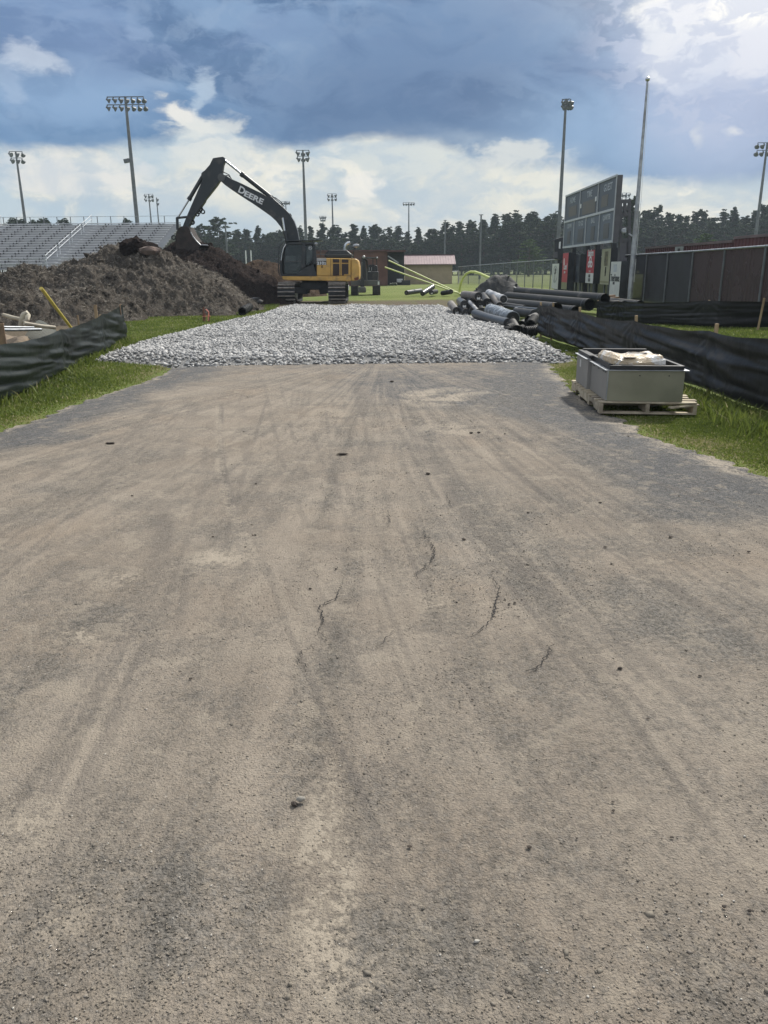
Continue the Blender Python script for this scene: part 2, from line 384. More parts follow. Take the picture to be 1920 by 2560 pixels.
    h = t.m('ADD', h, t.m('MULTIPLY', fine, .9)); h = t.m('ADD', h, t.m('MULTIPLY', st2, 1.4)); h = t.m('SUBTRACT', h, t.m('MULTIPLY', track, .5))
    bn = t.n('ShaderNodeBump', None, Height=h, Strength=1.0, Distance=.009); t.t.links.new(bn.outputs[0], b.inputs['Normal'])
    t.t.links.new(b.outputs[0], out.inputs['Surface']); return m
def ground_mat():
    m, t, out = newmat('lawn_ground')
    pos = t.n('ShaderNodeNewGeometry').outputs['Position']; x, y, z = t.xyz(pos)
    n1 = t.noise(pos, .18, 5); n2 = t.noise(pos, 1.7, 6, .65); n3 = t.noise(pos, 14, 5, .7)
    g = t.mix(t.ss(n1, .35, .65), (.105, .142, .036), (.15, .185, .055))
    g = t.mix(t.m('MULTIPLY', t.ss(n2, .45, .7), .7), g, (.19, .18, .08))
    g = t.mix(t.m('MULTIPLY', t.ss(n3, .5, .7), .5), g, (.06, .09, .02))
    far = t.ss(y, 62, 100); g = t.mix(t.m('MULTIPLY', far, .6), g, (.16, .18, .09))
    v = t.m('ADD', y, t.m('MULTIPLY', t.m('SUBTRACT', t.noise(pos, .5, 5), .5), 7))
    mud = t.m('MULTIPLY', t.ss(v, 31.0, 33.0), t.ss(v, 43.5, 40.0))
    xw = t.m('ADD', x, t.m('MULTIPLY', t.m('SUBTRACT', n2, .5), 4))
    mud = t.m('MULTIPLY', mud, t.m('MULTIPLY', t.ss(xw, 7.5, 2.0), t.ss(xw, -24, -20)))
    mud = t.m('MULTIPLY', mud, t.ss(n2, .25, .5))
    left = t.m('MULTIPLY', t.ss(t.m('ADD', t.m('ADD', x, t.m('MULTIPLY', y, .26)), t.m('MULTIPLY', n2, 1.2)), -.9, -1.9), t.m('MULTIPLY', t.ss(y, 11, 13), t.ss(y, 40, 34)))
    col = t.mix(t.m('MULTIPLY', t.m('MAXIMUM', mud, left), .97), g, t.mix(t.ss(n3, .4, .65), (.075, .06, .045), (.15, .12, .09)))
    b = t.n('ShaderNodeBsdfPrincipled', None, Base_Color=col, Roughness=.95); b.inputs['Specular IOR Level'].default_value = .1
    bn = t.n('ShaderNodeBump', None, Height=t.m('ADD', n3, n2), Strength=1.0, Distance=.05); t.t.links.new(bn.outputs[0], b.inputs['Normal'])
    t.t.links.new(b.outputs[0], out.inputs['Surface']); return m
def varmat(name, stops, rough=.8, trans=0.0, attr='var', nscale=None, spec=.3):
    m, t, out = newmat(name); a = t.attr(attr)
    rp = t.n('ShaderNodeValToRGB', None, Fac=a); cr = rp.color_ramp
    while len(cr.elements) < len(stops): cr.elements.new(.5)
    for e, (p, c) in zip(cr.elements, stops): e.position = p; e.color = (*c, 1)
    col = rp.outputs[0]
    if nscale:
        pos = t.n('ShaderNodeNewGeometry').outputs['Position']
        col = t.mix(t.m('MULTIPLY', t.ss(t.noise(pos, nscale, 5), .4, .65), .5), col, tuple(q*.45 for q in stops[0][1]))
    b = t.n('ShaderNodeBsdfPrincipled', None, Base_Color=col, Roughness=rough); b.inputs['Specular IOR Level'].default_value = spec
    sh = b.outputs[0]
    if trans: sh = t.n('ShaderNodeMixShader', None, Fac=trans, i1=sh, i2=t.n('ShaderNodeBsdfTranslucent', None, Color=col).outputs[0]).outputs[0]
    t.t.links.new(sh, out.inputs['Surface']); return m
M_ASPH = asphalt_mat(); M_GROUND = ground_mat()
M_GRASS = varmat('grass_blades', [(0, (.060, .090, .020)), (.45, (.132, .176, .034)), (.75, (.185, .225, .055)), (.88, (.27, .26, .12)), (1, (.38, .34, .20))], .6, .4)
M_STONE = varmat('crushed_stone', [(0, (.21, .212, .215)), (.4, (.36, .362, .36)), (.8, (.48, .478, .47)), (1, (.66, .655, .64))], .75, nscale=60)
M_GRIT = varmat('grit', [(0, (.11, .10, .085)), (.5, (.20, .178, .145)), (.85, (.24, .21, .18)), (1, (.42, .40, .36))], .9)
# ------------------------------------------------------------------ ground, road, gravel
gm = MB(); gm.add([(-700, -60, 0), (700, -60, 0), (700, 700, 0), (-700, 700, 0)], [(0, 1, 2, 3)])
gnd = gm.build('ground', M_GROUND); setp(gnd, kind='structure')
# road edges as functions of y, traced on the ground
LE = sorted([(p.y, p.x) for p in (G(*q) for q in [(-60, 1115), (0, 1081), (108, 1048), (181, 1016), (289, 980), (344, 962), (400, 940), (438, 918)])])
RE = sorted([(p.y, p.x) for p in (G(*q) for q in [(2150, 1300), (1980, 1225), (1920, 1199), (1826, 1160), (1700, 1120), (1609, 1087), (1566, 1058), (1500, 1030), (1428, 972), (1385, 930), (1372, 905)])])
def xl(y): y = np.asarray(y, float); return np.interp(y, [-8, 3]+[a for a, b in LE]+[16], [-16, -9.5]+[b for a, b in LE]+[LE[-1][1]+.5])
def xr(y): y = np.asarray(y, float); return np.interp(y, [-8, 3]+[a for a, b in RE]+[16], [14, 6.5]+[b for a, b in RE]+[RE[-1][1]])
ys = np.concatenate([np.linspace(-8, 1, 30)[:-1], np.arange(1, 5, .018), np.arange(5, 14.2, .03)]); nc = 480
tt = np.linspace(0, 1, nc-2)
YY = np.repeat(ys[:, None], nc, 1)
jl = (fbm(ys*9, ys*0+1, 3, 3)-.5)*.16; jr = (fbm(ys*9, ys*0+5, 3, 9)-.5)*.2
XL = xl(ys)+jl; XR = xr(ys)+jr
vw = np.abs(ys)*.53+1.2; VL = np.maximum(XL+.02, -vw); VR = np.minimum(XR-.02, vw)
XX = np.concatenate([XL[:, None], VL[:, None]*(1-tt)+VR[:, None]*tt, XR[:, None]], 1)
el_ = XX-XL[:, None]; er_ = XR[:, None]-XX; ed = np.minimum(el_, er_)
ZZ = .012+.010*fbm(XX*.7, YY*.7, 3, 5)+.02*sstep(ed, 0, .5)-.004
ZZ[:, 0] = -.01; ZZ[:, -1] = -.01
def gb(cx, cy, rx, ry, rot=0, p=1.0):
    c, s_ = math.cos(rot), math.sin(rot); dx = XX-cx; dy = YY-cy
    u = (dx*c+dy*s_)/rx; v = (-dx*s_+dy*c)/ry; return np.clip(1-np.sqrt(u*u+v*v), 0, 1)**p
wx = (fbm(XX*1.1, YY*1.1, 4, 21)-.5)
dust = .62+.0*XX
sR = sstep(er_+wx*1.2, 1.7, .5)*sstep(YY, 3.4, 5.5); sL = sstep(el_+wx*.8, 1.15, .3)*sstep(YY, 5.2, 7.0)
dust -= .70*sR; dust -= .6*sL
def pb(u, v, ru, rv, p=1.0, rot=0.0):       # ellipse given by its photo place, measured on the ground
    c = G(u, v); e = G(u+ru, v); f_ = G(u, v-rv); return gb(c.x, c.y, (e-c).length, abs(f_.y-c.y)+.01, rot, p)
for u, v, ru, rv, k in [(1020, 955, 170, 40, -.55), (1130, 1010, 130, 50, -.35), (1210, 1330, 200, 120, -.4), (1700, 1550, 260, 120, -.45), (1080, 1090, 120, 50, -.3), (720, 1900, 130, 160, -.35), (480, 2300, 260, 260, -.45), (1000, 2420, 240, 180, -.3), (1300, 1000, 120, 50, -.35),
                        (600, 1060, 200, 90, .35), (1300, 1120, 300, 80, .3), (820, 2160, 110, 240, .5), (330, 1460, 200, 120, .2), (760, 1400, 150, 100, .2), (1000, 1560, 200, 100, .2), (60, 1230, 160, 60, -.25), (1500, 2000, 350, 250, .1), (340, 2050, 200, 90, .2), (900, 950, 60, 20, -.1), (980, 1500, 900, 300, .06)]:
    dust += k*.7*pb(u, v, ru, rv, .7)
strip = np.clip(sR+sL+1.6*pb(1030, 955, 230, 50, .6)+.6*sstep(YY, 11, 13)+.5*pb(1080, 1090, 160, 60), 0, 1)
pale = .10*np.ones_like(XX)
for u, v, ru, rv, k in [(820, 2180, 90, 260, .9), (1080, 1000, 90, 22, .9), (1150, 985, 100, 12, .6), (290, 1460, 60, 30, .6), (230, 1590, 110, 40, .7), (540, 1410, 90, 30, .7), (880, 890, 50, 12, .6), (1090, 1530, 60, 40, .6), (820, 1045, 60, 20, .6), (60, 2100, 80, 90, .6), (160, 2320, 80, 60, .5), (900, 2500, 90, 120, .5), (1120, 1080, 90, 25, .6)]:
    pale += k*1.5*pb(u, v, ru, rv, .42)
pale = np.maximum(pale, 1.0*sstep(er_+wx*.5, .33, .05)*sstep(YY, 1, 5))
pale = np.maximum(pale, .9*sstep(el_+wx*.4, .14, .0)*sstep(YY, 1, 5))
track = np.zeros_like(XX)
def arc(pts, wdt, k, seed):
    q = sorted([(g.y, g.x) for g in (G(*p_) for p_ in pts)]); yy = [a for a, b in q]; xx = [b for a, b in q]
    # smooth the traced polyline
    ya = np.linspace(yy[0], yy[-1], 60); xa = np.interp(ya, yy, xx)
    for _ in range(30): xa[1:-1] = (xa[:-2]+xa[1:-1]*2+xa[2:])/4
    cx = np.interp(YY[:, 0], ya, xa)[:, None]+.012*(fbm(YY[:, :1]*4, YY[:, :1]*0+seed, 3, seed)-.5)
    ins_ = (sstep(YY[:, :1], yy[0]-.1, yy[0]+.8)*sstep(YY[:, :1], yy[-1]+.1, yy[-1]-.6))
    dx = np.abs(XX-cx); prof = sstep(dx, wdt, wdt*.5)*ins_; R_ = np.zeros_like(XX); mk = prof > .01
    R_[mk] = k*prof[mk]*(.2+.8*sstep(fbm(XX[mk]*2.6, YY[mk]*.9, 3, seed+2), .36, .56)); return R_
A_ = [([(555, 1010), (552, 1120), (565, 1220), (610, 1340), (720, 1530)], .035, 1.0), ([(600, 1010), (620, 1150), (680, 1300), (760, 1420)], .07, .35), ([(660, 960), (690, 1100), (745, 1280), (800, 1380)], .03, .55), ([(700, 960), (735, 1100), (790, 1260)], .03, .5), ([(760, 980), (800, 1150), (850, 1260)], .02, .4),
      ([(560, 1180), (590, 1250)], .14, .7), ([(735, 1170), (720, 1240)], .16, .45), ([(1120, 1000), (1250, 1160), (1450, 1320), (1920, 1650)], .05, .8), ([(1180, 990), (1350, 1150), (1600, 1300), (1920, 1450)], .04, .7), ([(1240, 1000), (1450, 1140), (1700, 1240), (1920, 1320)], .05, .55),
      ([(1050, 1120), (1180, 1330), (1500, 1600), (1920, 1900)], .07, .6), ([(420, 1000), (250, 1180), (0, 1420)], .05, .55), ([(350, 1010), (160, 1160), (0, 1290)], .06, .6), ([(490, 1010), (420, 1250), (380, 1600), (330, 1900)], .08, .5), ([(520, 1100), (480, 1400), (430, 1700)], .03, .5),
      ([(1250, 1850), (1450, 2080), (1700, 2400)], .03, .9), ([(1180, 1900), (1380, 2140), (1640, 2480)], .02, .4), ([(1600, 1980), (1800, 2100), (1920, 2220)], .03, .6), ([(900, 960), (905, 1060)], .10, .5)]
for i, (pts, wd, k) in enumerate(A_): track = np.maximum(track, arc(pts, wd, k*.9, 40+i))
# sets of parallel tyre ribs fanning out from the gravel entrance, with pale dust squeezed up beside them
fan = [([(640, 980), (560, 1200), (470, 1500), (380, 1900)], 7, 16), ([(860, 990), (900, 1200), (1010, 1500), (1200, 1950)], 6, 18), ([(1090, 985), (1290, 1150), (1600, 1360), (2050, 1640)], 7, 20), ([(980, 1000), (1120, 1250), (1380, 1560), (1800, 2000)], 6, 20), ([(480, 1000), (300, 1180), (60, 1400), (-200, 1620)], 6, 22), ([(1300, 1500), (1500, 1750), (1750, 2100), (1950, 2420)], 6, 26), ([(720, 1400), (860, 1700), (1060, 2100), (1240, 2500)], 5, 26), ([(400, 1500), (240, 1850), (60, 2250), (-80, 2560)], 5, 26)]
for i, (pts, nrib, gap) in enumerate(fan):
    for r_i in range(nrib):
        o_ = (r_i-nrib/2)*gap
        if random.random() < .22: continue
        kr = random.uniform(.25, 1); o_ += random.uniform(-.3, .3)*gap
        q_ = [(u+o_*(1+.35*j), v) for j, (u, v) in enumerate(pts)]
        track = np.maximum(track, arc(q_, .022, .70*kr, 90+i*11+r_i)); pale = np.maximum(pale, .50*kr*arc([(u+gap*.5*(1+.35*j), v) for j, (u, v) in enumerate(q_)], .024, 1.0, 200+i*11+r_i))
# tyre tread lugs printed in the pale dust patch in front
for k in range(9):
    for sgn in (-1, 1):
        p0 = G(815, 2060+k*38); p1 = G(815+sgn*70, 2100+k*38); dxx = p1.x-p0.x; dyy = p1.y-p0.y; L2 = dxx*dxx+dyy*dyy
        m_ = (np.abs(XX-p0.x) < .2) & (np.abs(YY-p0.y) < .2); tpar = np.clip(((XX[m_]-p0.x)*dxx+(YY[m_]-p0.y)*dyy)/L2, 0, 1)
        dist = np.hypot(XX[m_]-p0.x-tpar*dxx, YY[m_]-p0.y-tpar*dyy); track[m_] = np.maximum(track[m_], .42*sstep(dist, .012, .004)*sstep(fbm(XX[m_]*9, YY[m_]*9, 2, 4), .38, .6))
bound = arc([(548, 1010), (545, 1120), (556, 1225), (598, 1340), (705, 1530)], .05, 1.0, 301); pale = np.maximum(pale, .75*bound)
# tread marks left of the gravel entrance and in the pale patch in front
for k in range(4):
    p0 = G(395+k*22, 935-k*2); p1 = G(365+k*22, 965-k*3)
    dxx = p1.x-p0.x; dyy = p1.y-p0.y; L2 = dxx*dxx+dyy*dyy; tpar = np.clip(((XX-p0.x)*dxx+(YY-p0.y)*dyy)/L2, 0, 1)
    dist = np.hypot(XX-p0.x-tpar*dxx, YY-p0.y-tpar*dyy); track = np.maximum(track, .8*sstep(dist, .045, .02)*(.5+.5*np.sin(tpar*90)))
for k in range(4):
    p0 = G(735+k*14, 985); p1 = G(725+k*13, 1055)
    tpar = np.clip((p0.y-YY)/(p0.y-p1.y), 0, 1); cx = p0.x+(p1.x-p0.x)*tpar
    track = np.maximum(track, .55*sstep(np.abs(XX-cx), .03, .015)*sstep(YY, p1.y, p1.y+.1)*sstep(YY, p0.y, p0.y-.1)*(.55+.45*np.sin(YY*70)))
me = npmesh('road', np.stack([XX, YY, ZZ], -1).reshape(-1, 3), grid_faces(len(ys), nc)[:, ::-1], dict(dust=np.clip(dust, 0, 1.3), track=track, pale=np.clip(pale, 0, 1), strip=strip))
road = link('road', me, M_ASPH, smooth=True); setp(road, kind='structure')
def road_z(x, y): return .034
# cracks in the asphalt: jagged ribbons traced from their photo places
M_CRACK = mat('crack_dark', (.018, .016, .015), rough=1.0)
cb_v, cb_f = [], []
def crack(pts, wd):
    g = [G(*p_, .042) for p_ in pts]; path = []
    for a, b in zip(g, g[1:]):
        L = (b-a).length; n = max(2, int(L/.014))
        for i in range(n):
            p_ = a.lerp(b, i/n); nrm = Vector((-(b-a).y, (b-a).x, 0)).normalized(); path.append(p_+nrm*random.gauss(0, .006))
    path.append(g[-1]); n = len(path)
    for i, p_ in enumerate(path):
        tdir = (path[min(i+1, n-1)]-path[max(i-1, 0)]).normalized(); nrm = Vector((-tdir.y, tdir.x, 0))
        ww = 1.0*wd*(.35+.65*math.sin(PI*(i+.5)/n))*random.uniform(.3, 1.5); cb_v.append(tuple(p_-nrm*ww)); cb_v.append(tuple(p_+nrm*ww))
        if i: k = len(cb_v); cb_f.append((k-4, k-3, k-1, k-2))
for pts, wd in [([(968, 1272), (974, 1300), (970, 1318), (940, 1325)], .0018), ([(1055, 1322), (1072, 1350), (1086, 1375), (1078, 1400), (1060, 1420), (1037, 1432)], .0035), ([(1037, 1432), (1042, 1448)], .0016), ([(1228, 1428), (1236, 1450), (1248, 1470), (1240, 1500), (1230, 1545), (1205, 1570), (1175, 1592)], .0038),
                ([(1376, 1605), (1370, 1630), (1358, 1650), (1340, 1668), (1310, 1680)], .0024), ([(858, 1455), (846, 1480), (838, 1498), (800, 1512), (805, 1550), (800, 1580), (818, 1602)], .0032), ([(838, 1498), (880, 1498)], .0015), ([(800, 1512), (760, 1508)], .0014), ([(790, 1605), (760, 1625), (745, 1650), (768, 1672)], .002),
                ([(1116, 1230), (1122, 1250), (1132, 1275)], .002), ([(985, 1575), (960, 1600), (940, 1625)], .0016), ([(806, 1205), (800, 1225)], .0016), ([(870, 1470), (905, 1525), (940, 1530)], .0012), ([(780, 1420), (800, 1445), (850, 1455)], .0012), ([(1066, 1480), (1075, 1500)], .0014)]: crack(pts, wd)
ck = npmesh('crack', cb_v, cb_f); setp(link('road_cracks', ck, M_CRACK), kind='structure')
# gravel pad
PADPTS = [(235, 905), (330, 868), (430, 842), (540, 815), (640, 794), (690, 778), (720, 772), (900, 771), (1120, 773), (1150, 787), (1200, 802), (1270, 822), (1330, 850), (1385, 878), (1432, 903), (1400, 908), (1250, 911), (1000, 914), (700, 918), (440, 922), (400, 916), (330, 908)]
PAD = [tuple(G(u, v)[:2]) for u, v in PADPTS]
px_ = [p_[0] for p_ in PAD]; py_ = [p_[1] for p_ in PAD]
gx = np.arange(min(px_)-.3, max(px_)+.3, .09); gy = np.arange(min(py_)-.3, max(py_)+.3, .09)
GX, GY = np.meshgrid(gx, gy)
def paddist(x, y):                         # signed distance to the pad edge, positive inside
    d = np.full(x.shape, 1e9)
    for i in range(len(PAD)):
        ax, ay = PAD[i]; bx, by = PAD[(i+1) % len(PAD)]; dx, dy = bx-ax, by-ay
        tp = np.clip(((x-ax)*dx+(y-ay)*dy)/(dx*dx+dy*dy), 0, 1); d = np.minimum(d, np.hypot(x-ax-tp*dx, y-ay-tp*dy))
    return np.where(inpoly(x, y, PAD), d, -d)
def padz(x, y):
    e = paddist(x, y)
    rut = .05*np.exp(-((np.abs(x+.6)-1.1)/.35)**2)
    return np.where(e > -.05, .02+.10*sstep(e, -.05, .45)+.09*(fbm(x*.9, y*.5, 4, 31)-.4)*sstep(e, 0, .6)-rut*sstep(e, .2, 1)+.03*fbm(x*1.4, y*.3, 2, 8)*sstep(y, 27, 31)*sstep(e, 0, .4), -.05)
GZ = padz(GX, GY)
pm = npmesh('gravel_pad', np.stack([GX, GY, GZ], -1).reshape(-1, 3), grid_faces(*GX.shape))
M_PAD = mat('gravel_bed', (.26, .26, .255), (.11, .11, .11), 30, .9, .02, 60)
setp(link('gravel_bed', pm, M_PAD, smooth=True), kind='structure')
def rocks(name, X, Y, Z, R, m, var, flat=.65, label=None, kind=None):
    n = len(X)
    base = np.array([(1, 0, 0), (-1, 0, 0), (0, 1, 0), (0, -1, 0), (0, 0, 1), (0, 0, -1), (.6, .6, .5), (-.6, .6, -.4), (.5, -.6, .5)])[:8]
    bv = np.array([(1, .1, .1), (-1, 0, .2), (.1, 1, -.1), (0, -1, .1), (.1, .1, 1), (0, 0, -1), ], float)
    tri = np.array([(0, 2, 4), (2, 1, 4), (1, 3, 4), (3, 0, 4), (2, 0, 5), (1, 2, 5), (3, 1, 5), (0, 3, 5)])
    V = bv[None]*RNG.uniform(.55, 1.35, (n, 6, 1))+RNG.uniform(-.3, .3, (n, 6, 3))
    V[:, :, 2] *= flat; V[:, :, 0] *= RNG.uniform(.7, 1.4, (n, 1))
    a, b_, c = [RNG.uniform(0, 2*PI, n) for _ in range(3)]
    b_ = RNG.normal(0, .5, n)
    ca, sa = np.cos(a)[:, None], np.sin(a)[:, None]; cb, sb = np.cos(b_)[:, None], np.sin(b_)[:, None]
    x_, y_, z_ = V[:, :, 0], V[:, :, 1], V[:, :, 2]
    y_, z_ = y_*cb-z_*sb, y_*sb+z_*cb
    x_, y_ = x_*ca-y_*sa, x_*sa+y_*ca
    W = np.stack([x_*R[:, None]+X[:, None], y_*R[:, None]+Y[:, None], z_*R[:, None]+Z[:, None]], -1)
    Fc = tri[None]+(np.arange(n)*6)[:, None, None]
    me = npmesh(name, W.reshape(-1, 3), Fc.reshape(-1, 3), dict(var=np.repeat(var, 6)))
    o = link(name, me, m); 
    return o
N = 60000
X = RNG.uniform(min(px_)-.25, max(px_)+.25, N); Y = RNG.uniform(min(py_)-.25, max(py_)+.3, N)
e = paddist(X, Y); keep = (e > 0) | ((e > -.22) & (RNG.random(N) < .10*np.exp(e*8)))
keep &= ~((Y > 24) & (RNG.random(N) < .35))
X, Y, e = X[keep], Y[keep], e[keep]
R = RNG.uniform(.014, .050, len(X))*(1+.3*(Y > 24)); Zs = np.maximum(padz(X, Y), .01)+R*.35
var = np.clip(.5+.55*(fbm(X*.5, Y*.5, 3, 77)-.5)+RNG.normal(0, .22, len(X)), 0, 1)
setp(rocks('gravel', X, Y, Zs, R, M_STONE, var), 'crushed pale grey stone spread over the site entrance', 'gravel', kind='stuff')
# loose grit on the road
N = 60000
Y = 1.0+RNG.random(N)**2.0*11; X = RNG.uniform(-1, 1, N)*(Y*.52+.6)
ok = (X > xl(Y)+.1) & (X < xr(Y)-.1); X, Y = X[ok], Y[ok]
kp = fbm(X*1.7, Y*1.7, 4, 71)+RNG.normal(0, .12, len(X)) > .46; X, Y = X[kp], Y[kp]
R = RNG.uniform(.0014, .0040, len(X))*(1+(RNG.random(len(X)) > .992)*1.2)*(1+np.maximum(Y-3, 0)*.06)
setp(rocks('loose_grit', X, Y, np.full(len(X), .033)+R*.1, R, M_GRIT, np.clip(RNG.normal(.5, .24, len(X)), 0, 1)), 'fine loose grit sprinkled over the dusty asphalt', 'grit', kind='stuff')
# grass blades
def blades(name, X, Y, H, label, dry=0.0):
    n = len(X); W = RNG.uniform(.0025, .006, n)*(1+Y/14); a = RNG.uniform(0, 2*PI, n); lean = RNG.normal(0, .45, (n, 2))*H[:, None]
    dx, dy = np.cos(a)*W, np.sin(a)*W; z0 = np.zeros(n)-.005
    mx, my = X+lean[:, 0]*.35, Y+lean[:, 1]*.35
    V = np.stack([np.stack([X-dx, Y-dy, z0], -1), np.stack([X+dx, Y+dy, z0], -1), np.stack([mx+dx*.8, my+dy*.8, H*.6], -1), np.stack([mx-dx*.8, my-dy*.8, H*.6], -1), np.stack([X+lean[:, 0], Y+lean[:, 1], H*.95], -1)], 1)
    Fc = np.array([(0, 1, 2), (0, 2, 3), (3, 2, 4)])[None]+(np.arange(n)*5)[:, None, None]
    var = np.clip(.42+.75*(fbm(X*1.3, Y*1.3, 4, 61)-.5)+RNG.normal(0, .17, n)+(RNG.random(n) > .955)*.45+dry, 0, 1)
    me = npmesh(name, V.reshape(-1, 3), Fc.reshape(-1, 3), dict(var=np.repeat(var, 5)))
    return setp(link(name, me, M_GRASS), label, 'grass', kind='stuff')
def scatter(poly, n, ok=None, edge=None):
    xs = [p_[0] for p_ in poly]; ys_ = [p_[1] for p_ in poly]
    X = RNG.uniform(min(xs), max(xs), n); Y = RNG.uniform(min(ys_), max(ys_), n)
    k = inpoly(X, Y, poly); 
    if ok is not None: k &= ok(X, Y)
    return X[k], Y[k]
def offpad(X, Y): return (paddist(X, Y) < -.03-.12*vnoise(X*4, Y*4, 8))
LG = [tuple(G(u, v)[:2]) for u, v in [(-330, 1240), (-200, 1090), (0, 1005), (130, 955), (316, 846), (270, 812), (300, 786), (560, 772), (700, 760), (690, 775), (640, 800), (430, 850), (240, 905), (440, 922), (344, 968), (289, 986), (181, 1022), (108, 1054), (0, 1092), (-60, 1125), (-250, 1260)]]
okL = lambda X, Y: offpad(X, Y) & ((X < xl(Y)+.02+.30*(fbm(X*3, Y*3, 3, 4)-.3)) | (Y > 13.6))
X, Y = scatter(LG, 520000, okL)
thin = RNG.random(len(X)) < np.clip(1.6-.055*Y, .25, 1)*np.clip(.35+1.2*fbm(X*2, Y*2, 3, 15), 0, 1)*np.where(Y < 13, sstep(xl(Y)-X, -.05, .35)*.85+.15, 1); X, Y = X[thin], Y[thin]
blades('grass', X, Y, RNG.uniform(.02, .06, len(X))*(.7+.6*vnoise(X*1.5, Y*1.5, 2))*np.where(Y < 13, .35+.65*sstep(xl(Y)-X, 0, .6), 1), 'bright green mown verge between the left black fence and the road', np.where(Y < 13.4, .35*sstep(xl(Y)-X, .55, .0), 0))
RG = [tuple(G(u, v)[:2]) for u, v in [(1330, 835), (1345, 852), (1420, 866), (1711, 972), (1920, 1044), (2120, 1120), (2350, 1230), (2300, 1420), (1920, 1205), (1826, 1166), (1700, 1126), (1609, 1093), (1566, 1064), (1500, 1036), (1428, 978), (1372, 935), (1360, 903), (1432, 900), (1340, 850)]]
okR = lambda X, Y: offpad(X, Y) & ((X > xr(Y)-.02-.40*(fbm(X*3, Y*3, 3, 4)-.3)) | (Y > 13.4))
X, Y = scatter(RG, 420000, okR)
er = X-xr(Y)
thin = RNG.random(len(X)) < np.clip(.12+1.1*sstep(er, .0, .55), 0, 1)*np.clip(.3+1.3*fbm(X*2, Y*2, 3, 25), 0, 1); X, Y, er = X[thin], Y[thin], er[thin]
blades('grass', X, Y, RNG.uniform(.02, .06, len(X))*(.55+.6*vnoise(X*1.5, Y*1.5, 2))*(.45+.9*sstep(er, 0, 1.3)), 'green weedy verge around the wooden pallet on the right', .38*sstep(er, .8, .0))
# ------------------------------------------------------------------ shared materials
M_WOOD = mat('stake_wood', (.42, .31, .19), (.24, .17, .10), 9, .85, .003, stretch=(1, 1, .15))
M_PALLET = mat('pallet_wood', (.50, .44, .33), (.33, .28, .20), 7, .85, .002, 40, dirt=(.18, .15, .12))
M_STEEL = mat('galvanised_steel', (.42, .44, .46), (.28, .30, .33), 5, .42, metal=.7, dirt=(.22, .22, .22), dscale=1.2)
M_POLE = mat('pole_steel', (.15, .165, .18), (.11, .12, .13), 2, .55, metal=.3)
M_DARK = mat('dark_steel', (.035, .04, .046), (.022, .025, .03), 3, .5, metal=.2)
def fabric(name, c1, c2, trans):
    m, t, out = newmat(name); v = t.n('ShaderNodeTexCoord').outputs['Object']
    n1 = t.noise(v, 1.4, 4, .5); n2 = t.noise(v, 9, 4, .5)
    col = t.mix(t.ss(n1, .35, .68), c2, c1)
    col = t.mix(t.m('MULTIPLY', t.ss(n2, .60, .76), .25), col, (.08, .078, .068))
    b = t.n('ShaderNodeBsdfPrincipled', None, Base_Color=col, Roughness=.42); b.inputs['Specular IOR Level'].default_value = .42
    wv = t.n('ShaderNodeTexWave', {'wave_type': 'BANDS', 'bands_direction': 'Z'}, Vector=v, Scale=60.0, Distortion=.4)
    h = t.m('ADD', t.noise(v, 4, 3, .45, .5), t.m('MULTIPLY', wv.outputs['Fac'], .01))
    bn = t.n('ShaderNodeBump', None, Height=h, Strength=.7, Distance=.02); t.t.links.new(bn.outputs[0], b.inputs['Normal'])
    tr = t.n('ShaderNodeBsdfTranslucent', None, Color=col)
    t.t.links.new(t.n('ShaderNodeMixShader', None, Fac=trans, i1=b.outputs[0], i2=tr.outputs[0]).outputs[0], out.inputs['Surface']); return m
M_FABL = fabric('green_black_fabric', (.026, .034, .030), (.012, .017, .016), .40)
M_FABR = fabric('black_fabric', (.017, .018, .021), (.008, .009, .011), .25)
M_FABD = fabric('deep_black_fabric', (.009, .010, .012), (.005, .006, .007), .12)
